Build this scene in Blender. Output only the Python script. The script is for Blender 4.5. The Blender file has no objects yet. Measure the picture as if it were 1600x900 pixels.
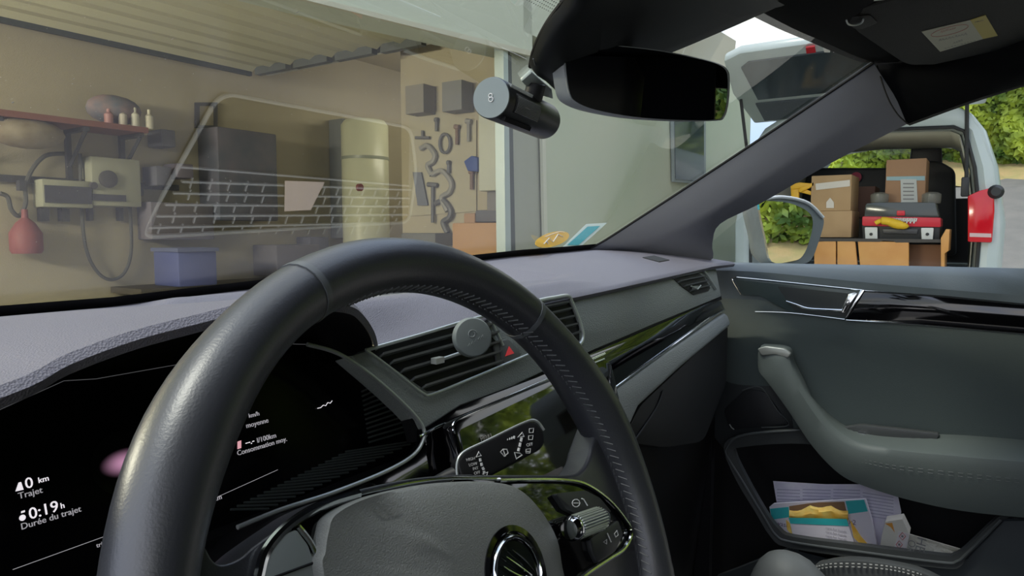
import bpy, bmesh, math, random
from mathutils import Vector as V, Matrix, noise
R = math.radians
random.seed(4)
S = bpy.context.scene
COL = S.collection
# ------------------------------------------------------------------ camera
YAW, PIT, FL = R(56.1), R(-4.5), 1091.0
CAM = V((-.652, -.206, 1.1276))
fw = V((math.sin(YAW)*math.cos(PIT), math.cos(YAW)*math.cos(PIT), math.sin(PIT)))
rt = V((math.cos(YAW), -math.sin(YAW), 0)); up = rt.cross(fw)
cd = bpy.data.cameras.new('camera'); cam = bpy.data.objects.new('camera', cd); COL.objects.link(cam)
cam.matrix_world = Matrix.Translation(CAM) @ Matrix((rt, up, -fw)).transposed().to_4x4()
cd.sensor_width = 36; cd.lens = FL/1600*36; cd.clip_start = .02; cd.clip_end = 300
S.camera = cam
# ------------------------------------------------------------------ light and exposure
S.view_settings.view_transform = 'Standard'; S.view_settings.look = 'None'
S.view_settings.exposure = 0.0; S.view_settings.gamma = 1
w = bpy.data.worlds.new('sky'); S.world = w; w.use_nodes = True
nt = w.node_tree; nt.nodes.clear()
def nn(t, k, **kw):
    n = t.nodes.new(k)
    for a, b in kw.items(): setattr(n, a, b)
    return n
tc = nn(nt, 'ShaderNodeTexCoord'); nz = nn(nt, 'ShaderNodeTexNoise'); nz.inputs['Scale'].default_value = 2.2
nz.inputs['Detail'].default_value = 5
cr = nn(nt, 'ShaderNodeValToRGB'); cr.color_ramp.elements[0].position = .38; cr.color_ramp.elements[1].position = .62
cr.color_ramp.elements[0].color = (.52, .66, 1, 1); cr.color_ramp.elements[1].color = (1, .98, .98, 1)
bg = nn(nt, 'ShaderNodeBackground'); bg.inputs['Strength'].default_value = 1.9
wo = nn(nt, 'ShaderNodeOutputWorld')
nt.links.new(tc.outputs['Generated'], nz.inputs['Vector']); nt.links.new(nz.outputs['Fac'], cr.inputs['Fac'])
nt.links.new(cr.outputs['Color'], bg.inputs['Color']); nt.links.new(bg.outputs['Background'], wo.inputs['Surface'])
sd = bpy.data.lights.new('sun', 'SUN'); sd.energy = 2.0; sd.angle = R(12); sd.color = (1, .96, .88)
sun = bpy.data.objects.new('sun', sd); COL.objects.link(sun)
sun.rotation_euler = V((.35, -.32, -1)).to_track_quat('-Z', 'Y').to_euler(); sun['label'] = 'sun'
GL = bpy.data.lights.new('garage_fill_light', 'AREA'); GL.shape = 'RECTANGLE'; GL.size = .2; GL.size_y = 1.6; GL.energy = 125; GL.color = (1, .92, .74)  # added fill light, brightens the dim garage
glo = bpy.data.objects.new('garage_fill_light', GL); COL.objects.link(glo); glo.location = (-1.9, 3.3, 1.95); glo.rotation_euler = (0, R(-90), R(0))

# ------------------------------------------------------------------ pixel rays onto real planes
def ray(px, py): return fw + rt*((px-800)/FL) + up*((450-py)/FL)
def on(p, n, q):
    d = ray(*p); n = V(n); return CAM + d*((V(q)-CAM).dot(n)/d.dot(n))
def onx(p, x): return on(p, (1, 0, 0), (x, 0, 0))
def ony(p, y): return on(p, (0, 1, 0), (0, y, 0))
def onz(p, z): return on(p, (0, 0, 1), (0, 0, z))

# ------------------------------------------------------------------ materials
MATS = {}
def mat(name, col, rough=.6, metal=0, spec=.5, coat=0, bump=None, var=None, emit=0, aniso=None, alpha=1):
    if name in MATS: return MATS[name]
    m = bpy.data.materials.new(name); m.use_nodes = True; t = m.node_tree; b = t.nodes['Principled BSDF']
    c = (*col, 1)
    b.inputs['Base Color'].default_value = c; b.inputs['Roughness'].default_value = rough
    b.inputs['Metallic'].default_value = metal; b.inputs['Specular IOR Level'].default_value = spec
    b.inputs['Coat Weight'].default_value = coat; b.inputs['Coat Roughness'].default_value = .05
    if alpha < 1: b.inputs['Alpha'].default_value = alpha
    if emit:
        b.inputs['Emission Color'].default_value = c; b.inputs['Emission Strength'].default_value = emit
    if bump or var:
        tx = nn(t, 'ShaderNodeTexCoord')
    if bump:
        kind, sc, st = bump
        if kind == 'vor':
            z = nn(t, 'ShaderNodeTexVoronoi'); z.inputs['Scale'].default_value = sc; o = z.outputs['Distance']
        else:
            z = nn(t, 'ShaderNodeTexNoise'); z.inputs['Scale'].default_value = sc; z.inputs['Detail'].default_value = 3; o = z.outputs['Fac']
        t.links.new(tx.outputs['Object'], z.inputs['Vector'])
        bp = nn(t, 'ShaderNodeBump'); bp.inputs['Strength'].default_value = st; bp.inputs['Distance'].default_value = .0012 if sc > 60 else .01
        t.links.new(o, bp.inputs['Height']); t.links.new(bp.outputs['Normal'], b.inputs['Normal'])
    if var:
        sc, c2 = var
        z = nn(t, 'ShaderNodeTexNoise'); z.inputs['Scale'].default_value = sc; z.inputs['Detail'].default_value = 5
        rp = nn(t, 'ShaderNodeValToRGB'); rp.color_ramp.elements[0].position = .35; rp.color_ramp.elements[1].position = .65
        rp.color_ramp.elements[0].color = c; rp.color_ramp.elements[1].color = (*c2, 1)
        t.links.new(tx.outputs['Object'], z.inputs['Vector']); t.links.new(z.outputs['Fac'], rp.inputs['Fac'])
        t.links.new(rp.outputs['Color'], b.inputs['Base Color'])
    MATS[name] = m; return m
def glass_mat(name, tint, refl, haze=None, hz=0.0, ior=1.5):
    m = bpy.data.materials.new(name); m.use_nodes = True; t = m.node_tree; t.nodes.clear()
    tr = nn(t, 'ShaderNodeBsdfTransparent'); tr.inputs['Color'].default_value = (*tint, 1)
    gl = nn(t, 'ShaderNodeBsdfGlossy'); gl.inputs['Roughness'].default_value = .0
    lw = nn(t, 'ShaderNodeLayerWeight'); lw.inputs['Blend'].default_value = .5      # facing = 1 - |cos|
    pw = nn(t, 'ShaderNodeMath', operation='POWER'); pw.inputs[1].default_value = 5
    ma_ = nn(t, 'ShaderNodeMath', operation='MULTIPLY_ADD'); ma_.inputs[1].default_value = .96*refl; ma_.inputs[2].default_value = .04*refl; ma_.use_clamp = True
    mx = nn(t, 'ShaderNodeMixShader'); out = nn(t, 'ShaderNodeOutputMaterial')
    t.links.new(lw.outputs['Facing'], pw.inputs[0]); t.links.new(pw.outputs[0], ma_.inputs[0]); mi = nn(t, 'ShaderNodeMath', operation='MINIMUM'); mi.inputs[1].default_value = .24
    t.links.new(ma_.outputs[0], mi.inputs[0]); t.links.new(mi.outputs[0], mx.inputs['Fac'])
    t.links.new(tr.outputs[0], mx.inputs[1]); t.links.new(gl.outputs[0], mx.inputs[2])
    last = mx
    if haze:
        df = nn(t, 'ShaderNodeBsdfDiffuse'); df.inputs['Color'].default_value = (*haze, 1)
        m2 = nn(t, 'ShaderNodeMixShader'); m2.inputs['Fac'].default_value = hz
        t.links.new(mx.outputs[0], m2.inputs[1]); t.links.new(df.outputs[0], m2.inputs[2]); last = m2
    t.links.new(last.outputs[0], out.inputs['Surface'])
    MATS[name] = m; return m
dash_m = mat('dash soft plastic', (.205, .197, .235), .5, bump=('vor', 950, .4), spec=.35)
fascia_m = mat('fascia grey plastic', (.31, .335, .315), .5, bump=('vor', 600, .45), spec=.4)
fascia_d = mat('fascia lower grey', (.31, .335, .33), .5, bump=('vor', 600, .4))
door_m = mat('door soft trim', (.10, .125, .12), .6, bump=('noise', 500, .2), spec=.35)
door_top = mat('door top roll', (.11, .14, .16), .5, bump=('noise', 500, .2), spec=.4)
black_m = mat('matt black plastic', (.008, .008, .009), .6, spec=.3)
soft_black = mat('soft black plastic', (.02, .021, .023), .5, spec=.4)
gloss = mat('piano black', (.003, .003, .004), .06, spec=.6, coat=.5)
chrome = mat('chrome', (.82, .85, .86), .1, metal=1)
satin = mat('satin aluminium', (.55, .58, .56), .35, metal=.55)
leather = mat('wheel leather', (.040, .042, .050), .38, spec=.9, coat=.3, bump=('noise', 900, .12))
leather.node_tree.nodes['Principled BSDF'].inputs['Coat Roughness'].default_value = .35
airbag_m = mat('airbag grained plastic', (.25, .262, .252), .42, spec=.5, bump=('noise', 1300, .35))
pillar_m = mat('pillar trim grey', (.135, .14, .16), .65, spec=.3, bump=('noise', 700, .15))
roof_m = mat('headliner black', (.006, .0065, .007), .9, spec=.15, bump=('noise', 500, .3))
white_p = mat('white print', (.8, .8, .8), .5)
thread = mat('stitch thread', (.13, .135, .14), .6)
thread_l = mat('light stitch thread', (.4, .4, .38), .6)

# ------------------------------------------------------------------ mesh tools
def catmull(pts, k=6, closed=False):
    pts = [V(p) for p in pts]; n = len(pts); out = []
    rng = n if closed else n-1
    for i in range(rng):
        g = (lambda j: pts[j % n]) if closed else (lambda j: pts[max(0, min(n-1, j))])
        p0, p1, p2, p3 = g(i-1), g(i), g(i+1), g(i+2)
        for s in range(k):
            t = s/k
            out.append(.5*((2*p1)+(p2-p0)*t+(2*p0-5*p1+4*p2-p3)*t*t+(3*p1-p0-3*p2+p3)*t**3))
    if not closed: out.append(pts[-1])
    return out
def c2(pts, k=6, closed=False):
    return [(p.x, p.y) for p in catmull([V((a, b, 0)) for a, b in pts], k, closed)]
def rnd(pts, r, k=5):
    """round the corners of a 2-D polygon"""
    out = []; n = len(pts)
    rr = r if isinstance(r, (list, tuple)) else [r]*n
    for i, p in enumerate(pts):
        a, b, c = V((*pts[i-1], 0)), V((*p, 0)), V((*pts[(i+1) % n], 0))
        q = min(rr[i], (a-b).length*.48, (c-b).length*.48)
        if q < 1e-6: out.append(p); continue
        s = b+(a-b).normalized()*q; e = b+(c-b).normalized()*q
        for j in range(k+1):
            t = j/k; w_ = s*(1-t)**2+b*2*t*(1-t)+e*t*t; out.append((w_.x, w_.y))
    return out
class M:
    def __init__(s): s.v = []; s.f = []
    def add(s, v, f):
        o = len(s.v); s.v += [V(x) for x in v]; s.f += [tuple(i+o for i in q) for q in f]; return s
    def box(s, c, size, m=None):
        c = V(c); h = V(size)/2; vs = []
        for z in (-1, 1):
            for y in (-1, 1):
                for x in (-1, 1):
                    p = V((x*h.x, y*h.y, z*h.z)); vs.append(c+(m @ p if m else p))
        return s.add(vs, [(0, 2, 3, 1), (4, 5, 7, 6), (0, 1, 5, 4), (2, 6, 7, 3), (0, 4, 6, 2), (1, 3, 7, 5)])
    def ext(s, poly, vec):
        n = len(poly); vec = V(vec); a = [V(p) for p in poly]
        nor = V((0, 0, 0))
        for i in range(n): nor += a[i].cross(a[(i+1) % n])
        if nor.dot(vec) > 0: a = a[::-1]
        f = [tuple(range(n)), tuple(range(2*n-1, n-1, -1))] + [(i, i+n, (i+1) % n+n, (i+1) % n) for i in range(n)]
        return s.add(a+[p+vec for p in a], f)
    def tube(s, pts, r, seg=10, closed=False, flat=1, upv=None):
        pts = [V(p) for p in pts]; n = len(pts); rr = r if isinstance(r, (list, tuple)) else [r]*n
        vs = []; prev = None
        for i, p in enumerate(pts):
            a = pts[i-1] if (i or closed) else p; b = pts[(i+1) % n] if (i < n-1 or closed) else p
            t = (b-a).normalized()
            if upv is not None: q = (V(upv)-t*V(upv).dot(t)).normalized()
            elif prev is None:
                q = V((0, 0, 1)) if abs(t.z) < .9 else V((1, 0, 0)); q = (q-t*q.dot(t)).normalized()
            else: q = (prev-t*prev.dot(t)).normalized()
            prev = q; e = t.cross(q)
            for k in range(seg):
                an = 2*math.pi*k/seg; vs.append(p+q*math.cos(an)*rr[i]*flat+e*math.sin(an)*rr[i])
        f = []
        for i in range(n if closed else n-1):
            j = (i+1) % n
            for k in range(seg):
                l = (k+1) % seg; f.append((i*seg+k, i*seg+l, j*seg+l, j*seg+k))
        if not closed: f += [tuple(range(seg-1, -1, -1)), tuple((n-1)*seg+k for k in range(seg))]
        return s.add(vs, f)
    def grid(s, rows, closed=False):
        m = len(rows[0]); vs = [p for r_ in rows for p in r_]; f = []
        for i in range(len(rows)-1):
            for j in range(m if closed else m-1):
                k = (j+1) % m; f.append((i*m+j, i*m+k, (i+1)*m+k, (i+1)*m+j))
        return s.add(vs, f)
    def loft(s, rings, cap=True):
        s.grid(rings, True); m = len(rings[0]); o = len(s.v)-m*len(rings)
        if cap: s.f += [tuple(o+k for k in range(m-1, -1, -1)), tuple(o+(len(rings)-1)*m+k for k in range(m))]
        return s
    def lathe(s, p, ax, prof, seg=32):
        ax = V(ax).normalized(); a = ax.orthogonal().normalized(); b = ax.cross(a); p = V(p)
        rings = [[p+ax*h+(a*math.cos(2*math.pi*k/seg)+b*math.sin(2*math.pi*k/seg))*r_ for k in range(seg)] for r_, h in prof]
        return s.loft(rings)
    def ring(s, outer, inner, vec):
        """flat frame between two matching closed outlines, extruded"""
        vec = V(vec); n = len(outer)
        o0 = [V(p) for p in outer]; i0 = [V(p) for p in inner]
        vs = o0+i0+[p+vec for p in o0]+[p+vec for p in i0]; f = []
        for k in range(n):
            l = (k+1) % n
            f += [(k, l, n+l, n+k), (2*n+k, 3*n+k, 3*n+l, 2*n+l), (k, 2*n+k, 2*n+l, l), (n+k, n+l, 3*n+l, 3*n+k)]
        return s.add(vs, f)
ORG = {}
def link(name, me, parent, org):
    o = bpy.data.objects.new(name, me); COL.objects.link(o)
    if parent: o.parent = parent; ORG[o.name] = ORG[parent.name]
    else: o.location = org; ORG[o.name] = V(org)
    return o
def mk(name, m, ma, parent=None, smooth=False, bevel=0, seg=2, solid=0, **props):
    if parent: org = ORG[parent.name]
    else:
        xs = [p.x for p in m.v]; ys = [p.y for p in m.v]; org = V(((min(xs)+max(xs))/2, (min(ys)+max(ys))/2, min(p.z for p in m.v)))
    me = bpy.data.meshes.new(name); me.from_pydata([p-org for p in m.v], [], m.f)
    bm = bmesh.new(); bm.from_mesh(me); bmesh.ops.recalc_face_normals(bm, faces=bm.faces)
    if bevel:
        es = [e for e in bm.edges if len(e.link_faces) == 2 and e.calc_face_angle(0) > .6]
        bmesh.ops.bevel(bm, geom=es, offset=bevel, segments=seg, profile=.5, affect='EDGES', clamp_overlap=True)
    bm.to_mesh(me); bm.free()
    me.materials.append(ma)
    if smooth or bevel:
        me.polygons.foreach_set('use_smooth', [True]*len(me.polygons))
        try: me.set_sharp_from_angle(angle=R(38))
        except Exception: pass
    o = link(name, me, parent, org)
    if solid:
        md = o.modifiers.new('thickness', 'SOLIDIFY'); md.thickness = solid; md.offset = 0
    for k, v in props.items(): o[k] = v
    return o
def thing(name, loc, label, cat, group=None):
    o = bpy.data.objects.new(name, None); COL.objects.link(o); o.location = loc; o.empty_display_size = .05
    ORG[o.name] = V(loc); o['label'] = label; o['category'] = cat
    if group: o['group'] = group
    return o
def T(label, cat, group=None):
    d = dict(label=label, category=cat)
    if group: d['group'] = group
    return d
STR = dict(kind='structure')
def text(name, body, pos, xd, yd, size, ma, parent, ex=.0002, align='LEFT'):
    cu = bpy.data.curves.new(name, 'FONT'); cu.body = body; cu.size = size; cu.extrude = ex; cu.align_x = align; cu.resolution_u = 3
    tmp = bpy.data.objects.new('t', cu); COL.objects.link(tmp)
    dg = bpy.context.evaluated_depsgraph_get(); me = bpy.data.meshes.new_from_object(tmp.evaluated_get(dg))
    bpy.data.objects.remove(tmp)
    xd = V(xd).normalized(); zd = xd.cross(V(yd)).normalized(); yd = zd.cross(xd)
    mtx = Matrix.Translation(V(pos)-(ORG[parent.name] if parent else V())) @ Matrix((xd, yd, zd)).transposed().to_4x4()
    me.transform(mtx); me.materials.clear(); me.materials.append(ma); me.name = name
    return link(name, me, parent, V())

# =================================================================== WINDSHIELD
P0 = onx((1365, 98), .55); P1 = onx((930, 385), .62)
rk = math.atan2(P0.z-P1.z, P1.y-P0.y); WN = V((0, math.sin(rk), math.cos(rk)))   # outward normal
def wz(y): return P0.z+(P0.y-y)*math.tan(rk)
def ws(px, py, off=0): return on((px, py), WN, P0-WN*off)
ws_m = glass_mat('windshield glass', (.86, .90, .86), 3.3, (.55, .50, .42), .06)  # beige diffuse share paints the low-contrast haze into the glass
base_pts = [(-.86, .50), (-.55, .522), (-.3, .52), (-.1, .50), (.15, .475), (.35, .458), (.5, .452), (.625, .445)]
top_pts = [(-.80, -.10), (-.5, -.04), (-.25, -.005), (0, .0), (.09, -.01), (.2, -.018), (.4, -.04), (.55, -.06)]
g = []
for i in range(13):
    t = i/12; row = []
    for b, c in zip(base_pts, top_pts):
        x = b[0]+(c[0]-b[0])*t; y = b[1]+(c[1]-b[1])*t; row.append(V((x, y, wz(y))))
    g.append(row)
wsh = thing('windshield', (0, .5, 1.05), 'large raked car windshield with dust specks and faint reflections, facing the garage', 'windshield')
mk('pane', M().grid(g), ws_m, wsh, smooth=True)
# dust specks and nicks stuck on the glass
m = M(); rs = random.Random(8)
Wx = V((1, 0, 0)); Wy = V((0, -math.cos(rk), math.sin(rk)))
def speck(px, py, a, b, ang):
    q = ws(px, py, .0012); u_ = Wx*math.cos(ang)+Wy*math.sin(ang); v_ = Wy*math.cos(ang)-Wx*math.sin(ang)
    m.add([q-u_*a, q-v_*b, q+u_*a, q+v_*b], [(0, 1, 2, 3)])
speck(20, 160, .0011, .0006, 1.3); speck(115, 123, .0007, .0003, 1.2); speck(113, 131, .0005, .0004, 0); speck(269, 61, .0013, .0003, 1.2)
speck(465, 19, .002, .0004, 1.3); speck(664, 354, .0022, .0003, .8); speck(525, 352, .002, .0003, 1); speck(91, 171, .0005, .0004, 0)
for i in range(260):
    px, py = rs.uniform(0, 860), rs.uniform(0, 420)
    if py > 380-px*.0: continue
    a = rs.uniform(.00008, .00028); speck(px, py, a*rs.choice((1, 1, 2)), a, rs.uniform(0, 3))
for i in range(150):
    px, py = rs.uniform(1130, 1350), rs.uniform(70, 240)
    if py > 100+(1365-px)*.66: continue
    a = rs.uniform(.0001, .0002); speck(px, py, a*rs.choice((1, 2, 6, 12)), a, rs.uniform(.55, .85))
mk('dust_speck', m, mat('dust', (.75, .74, .7), .8), wsh, kind='stuff', label='fine pale dust specks and nicks scattered over the glass')
# frit dots near the mirror foot
m = M()
for i in range(46):
    for j in range(9):
        x = -.262+i*.0031+(j % 2)*.0015; y = .0865-j*.0026
        r_ = .0011*(.55+.05*j); q = V((x, y, wz(y)))-WN*.001
        m.add([q+Wx*r_, q+Wy*r_, q-Wx*r_, q-Wy*r_], [(0, 1, 2, 3)])
mk('frit_dot', m, black_m, wsh, kind='stuff', label='rows of small black printed dots along the top edge')
m = M(); 
for a, b in zip(base_pts[:-1], base_pts[1:]):
    m.add([V((a[0], a[1]-.012, wz(a[1]-.012)))-WN*.001, V((b[0], b[1]-.012, wz(b[1]-.012)))-WN*.001, V((b[0], b[1]+.006, wz(b[1])-.008)), V((a[0], a[1]+.006, wz(a[1])-.008))], [(0, 1, 2, 3)])
mk('lower_seal', m, black_m, wsh)

# =================================================================== DASHBOARD
dash = thing('dashboard', (0, .3, .70), 'grained grey car dashboard running from the driver display to the passenger door', 'dashboard')
def lerp(tab, x):
    if x <= tab[0][0]: return tab[0][1]
    for (a, b), (c, d) in zip(tab[:-1], tab[1:]):
        if x <= c: return b+(d-b)*(x-a)/(c-a)
    return tab[-1][1]
yB = lambda x: lerp(base_pts, x)+.004
zB = lambda x: wz(yB(x))-.003
lip_px = [(0, 602, .115), (104, 553, .12), (209, 516, .12), (313, 490, .12), (387, 472, .12), (460, 462, .125), (537, 468, .145), (562, 484, .165), (580, 512, .185), (586, 538, .2)]
lip = [ony(p[:2], p[2]) for p in lip_px]
cre = [ony((600, 553), .2), ony((650, 541), .2), ony((744, 497), .2), ony((839, 471), .2), ony((960, 446), .2), ony((1094, 417), .2), ony((1112, 413), .198), V((.70, .19, 1.072))]
front = catmull([V((-.86, .115, 1.02)), V((-.72, .115, 1.035)), V((-.62, .115, 1.053))]+lip, 5)+catmull(cre, 5)
rows = []
NR = 44
for i in range(NR+1):
    t = i/NR; row = []
    for p in front:
        x = p.x; yb = yB(x); y = p.y+(yb-p.y)*t; zb = zB(x); z = p.z+(zb-p.z)*t
        # tray for the head-up display: the surface dips behind the cowl lip
        wx = max(0, min(1, (x+.285)/.03))*max(0, min(1, (.20-x)/.09)); wx = wx*wx*(3-2*wx)
        zc = lerp([(.2, p.z), (.225, p.z+.013), (.25, 1.066), (.268, 1.068), (.277, 1.065), (.288, 1.047), (.445, 1.047), (.475, 1.062), (yb, zb)], y)
        z = z*(1-wx)+zc*wx
        z += .004*math.sin(math.pi*t)*(1-wx) if x > 0 else 0
        row.append(V((x, y, z)))
    rows.append(row)
# roll the front edge over
fr0 = [V((p.x, p.y-.004, p.z-.004)) for p in front]; fr1 = [V((p.x, p.y-.001, p.z-.009)) for p in front]
mk('top_pad', M().grid([fr1, fr0]+rows), dash_m, dash, smooth=True, label='grained lilac grey top pad with a rounded display cowl')
# inner wall of the cowl (dark) from the lip back to the display
inn = []
lipc = catmull([V((-.86, .115, 1.02)), V((-.72, .115, 1.035)), V((-.62, .115, 1.053))]+lip, 5)
for t in (0, .3, .65, 1):
    inn.append([V((p.x+(-.38-p.x)*.02*t, p.y+.001+(.262-p.y)*t, p.z-.008-(.01)*t)) for p in lipc])
inn.append([V((p.x, .263, .94)) for p in lipc])
mk('cowl_lining', M().grid(inn), black_m, dash, smooth=True)

# ---- front face
PFn = V((0, -math.cos(R(18)), math.sin(R(18)))).normalized(); PFp = V((0, .2, 1.045))
def pf(px, py, off=0): return on((px, py), PFn, PFp+PFn*off)
def slab(parent, name, pts, off, th, ma, bevel=0, r=0, **k):
    q = rnd(pts, r) if r else pts
    return mk(name, M().ext([pf(a, b, off) for a, b in q], -PFn*th), ma, parent, bevel=bevel, **k)
slab(dash, 'fascia', [(548, 556), (572, 549), (586, 541), (600, 556), (650, 543), (744, 499), (839, 473), (960, 447), (1094, 419), (1118, 416), (1127, 463), (1020, 507), (908, 555), (845, 582), (700, 650), (662, 670), (655, 655), (640, 639), (612, 612), (585, 588)], 0, .02, fascia_m, bevel=.0012)
# recess gap and piano strip
slab(dash, 'gap_strip', [(640, 655), (840, 580), (908, 550), (1020, 504), (1127, 461), (1128, 468), (1020, 513), (908, 560), (840, 592), (650, 690)], -.006, .01, black_m)
strip_o = [(540, 768), (600, 742), (646, 716), (662, 692), (662, 670), (720, 632), (840, 588), (908, 559), (1020, 511), (1110, 472), (1127, 470), (1133, 484), (1120, 492), (1040, 548), (963, 604), (940, 640), (900, 700), (820, 745), (700, 800), (560, 800)]
slab(dash, 'decor_strip', strip_o, .002, .012, gloss, bevel=.0015)
def pft(name, pts, off, r_, ma, k=6, seg=8, parent=None, **kw):
    return mk(name, M().tube(catmull([pf(a, b, off) for a, b in pts], k), r_, seg), ma, parent or dash, smooth=True, **kw)
pft('chrome_line', [(940, 622), (963, 604), (1040, 548), (1115, 494), (1133, 484)], .003, .0013, chrome)
pft('chrome_line', [(655, 682), (690, 664), (716, 655), (842, 598), (945, 552)], .004, .0012, chrome)
slab(dash, 'lower_panel', [(955, 612), (1040, 550), (1133, 488), (1138, 492), (1143, 508), (1061, 577), (1000, 634), (975, 690), (940, 760), (900, 700)], .004, .03, fascia_d, bevel=.006, seg=3)
mk('glove_box', M().ext([pf(a, b, -.015) for a, b in rnd([(1138, 505), (1061, 577), (1000, 634), (972, 690), (1040, 700), (1100, 690), (1135, 600)], 12)], V((0, .12, -.02))), black_m, dash, bevel=.004)
pft('glove_box_seam', [(1036, 610), (1024, 640), (990, 690)], -.013, .0012, soft_black)
mk('footwell_side', M().box((.70, .40, .62), (.02, .36, .64)), black_m, dash)
mk('knee_panel', M().ext([V((-.86, .20, .93)), V((.69, .20, .93)), V((.69, .26, .35)), V((-.86, .26, .45))], V((0, .15, 0))), black_m, dash)

# ---- air vents
def vent(outer, slats, name='air_vent', tabpos=None, label=None):
    """outer = 4+ px points of the opening, slats = list of px line ends"""
    o = slab(dash, name, outer, .001, .004, black_m)
    if label: o['label'] = label
    for a, b in slats:
        A, B = pf(*a, .002), pf(*b, .002); d = (B-A).normalized()
        q = [A, B]; m_ = M()
        w_ = PFn*.004+V((0, 0, .0015)); t_ = V((0, 0, .0010))
        m_.add([A-w_-t_, A+w_-t_, A+w_+t_, A-w_+t_, B-w_-t_, B+w_-t_, B+w_+t_, B-w_+t_],
               [(0, 1, 2, 3), (7, 6, 5, 4), (0, 4, 5, 1), (1, 5, 6, 2), (2, 6, 7, 3), (3, 7, 4, 0)])
        mk('slat', m_, soft_black if name != 'air_vent' else mat('slat grey', (.17, .18, .18), .35, spec=.6), o)
    return o
v1 = vent([(578, 548), (744, 500), (786, 545), (786, 572), (690, 610), (668, 611)],
          [((594, 557), (775, 506)), ((610, 568), (776, 521)), ((627, 581), (778, 536)), ((643, 594), (780, 551)), ((660, 606), (782, 566))])
pft('vent_trim', [(572, 547), (660, 522), (744, 497), (764, 499), (786, 540)], .004, .0016, satin, parent=v1)
pft('vent_trim', [(572, 547), (610, 575), (645, 603), (662, 615), (676, 616), (740, 590), (830, 552)], .004, .0014, satin, parent=v1)
m = M().box(pf(684, 563, .010), (.011, .006, .005)).tube([pf(686, 563, .008), pf(724, 550, .010)], .0016, 8)
mk('vent_tab', m, satin, v1, smooth=True)
slab(dash, 'hazard_button', rnd([(781, 533), (795, 530), (812, 548), (814, 560), (790, 569), (783, 560)], 3), .004, .006, mat('switch grey', (.12, .125, .125), .5), bevel=.0008)
hz = [o for o in dash.children if o.name.startswith('hazard')][0]
red = mat('red print', (.75, .05, .06), .5, emit=.25)
def tri(a, b, c, k=0): return [pf(*p, .0045) for p in (a, b, c)]
A_, B_, C_ = pf(789, 557, .0043), pf(803, 552, .0043), pf(795, 541, .0043)
mk('warning_triangle', M().ext([A_, B_, C_], PFn*.0004), red, hz)
slab(dash, 'vent_wheel', [(771, 536), (779, 534), (789, 560), (788, 569), (778, 571)], .003, .006, mat('switch grey', (.12, .125, .125), .5), bevel=.001)
v2 = vent([(838, 474), (885, 466), (893, 480), (905, 512), (905, 531), (896, 541), (862, 520)],
          [((842, 483), (886, 474)), ((848, 494), (890, 484)), ((856, 505), (895, 496)), ((866, 516), (900, 508)), ((878, 529), (904, 520))])
pft('vent_trim', [(815, 480), (838, 471), (868, 465), (887, 463), (894, 474), (907, 508), (910, 530), (900, 543), (888, 545)], .004, .0026, satin, parent=v2)
v3 = vent([(1048, 431), (1086, 423), (1100, 432), (1110, 450), (1107, 455), (1084, 461), (1066, 448)],
          [((1052, 435), (1090, 427)), ((1060, 441), (1098, 433)), ((1069, 448), (1104, 440)), ((1078, 455), (1108, 447))])
pft('vent_trim', [(1090, 420), (1096, 419), (1110, 438), (1119, 452)], .003, .0022, satin, parent=v3)
mk('vent_tab', M().box(pf(1087, 449, .006), (.02, .005, .004)).tube([pf(1080, 447, .008), pf(1090, 452, .008), pf(1095, 446, .008)], .0012, 8), satin, v3)
# defroster slot near the pillar
mk('defroster_slot', M().ext([onz(p, 1.0935) for p in ((1004, 403), (1022, 400), (1046, 407), (1030, 410))], (0, 0, .001)), black_m, dash)

# ---- touchscreen
to = .022
def pt(px, py, off=to): return pf(px, py, off)
scr = mk('touchscreen', M().ext([pt(a, b) for a, b in rnd([(706, 660), (722, 650), (842, 601), (942, 561), (955, 566), (972, 640), (972, 690), (960, 760), (742, 800), (720, 735)], 9)], -PFn*.012), gloss, dash, bevel=.0015)
mk('display_glass', M().ext([pt(a, b, to+.0006) for a, b in rnd([(718, 672), (843, 612), (943, 572), (950, 580), (962, 690), (745, 790), (730, 735)], 5)], -PFn*.001),
   mat('glossy screen glass', (.012, .011, .009), .03, spec=1.0, coat=1), scr)
mk('screen_edge', M().tube(catmull([pt(a, b, to+.001) for a, b in ((710, 678), (708, 664), (722, 652), (780, 627), (842, 601), (944, 561))], 5), .0011, 8), chrome, scr, smooth=True)
E_x = V((1, 0, 0)); E_y = PFn.cross(V((-1, 0, 0))); E_y = V((0, PFn.z, -PFn.y)).normalized()
text('menu_text', 'MENU', pt(752, 691, to+.0012), E_x, E_y, .0058, mat('dim print', (.45, .42, .36), .5), scr)

# ---- instrument display
CN = V((0, -math.cos(R(15)), math.sin(R(15)))); CP = V((-.37, .225, .98))
def pc(px, py, off=0): return on((px, py), CN, CP+CN*off)
edge = [(-90, 700), (0, 640), (100, 595), (150, 592), (275, 570), (430, 537), (475, 537), (530, 553), (585, 590), (640, 640), (661, 668), (661, 688), (645, 712), (600, 738), (520, 770), (440, 796), (371, 824), (260, 880), (120, 950), (-60, 1010)]
disp = mk('instrument_display', M().ext([pc(a, b) for a, b in edge], -CN*.01), mat('display black', (.004, .004, .005), .14, spec=.15), dash)
mk('display_bezel', M().tube(catmull([pf(a, b, .003) for a, b in ((480, 538), (530, 553), (585, 590), (640, 640), (661, 668), (661, 688), (645, 712), (600, 738), (520, 770), (440, 796), (371, 824))], 6), .0016, 8), satin, disp, smooth=True)
mk('display_outline', M().tube([pc(a, b, .001) for a, b in ((-90, 700), (0, 640), (100, 595), (150, 592), (275, 570), (430, 537), (480, 538))], .00022, 6), mat('dim line', (.35, .35, .38), .5, emit=.15), disp)
lit = mat('lit white', (.9, .85, .9), .5, emit=.9)
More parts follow.
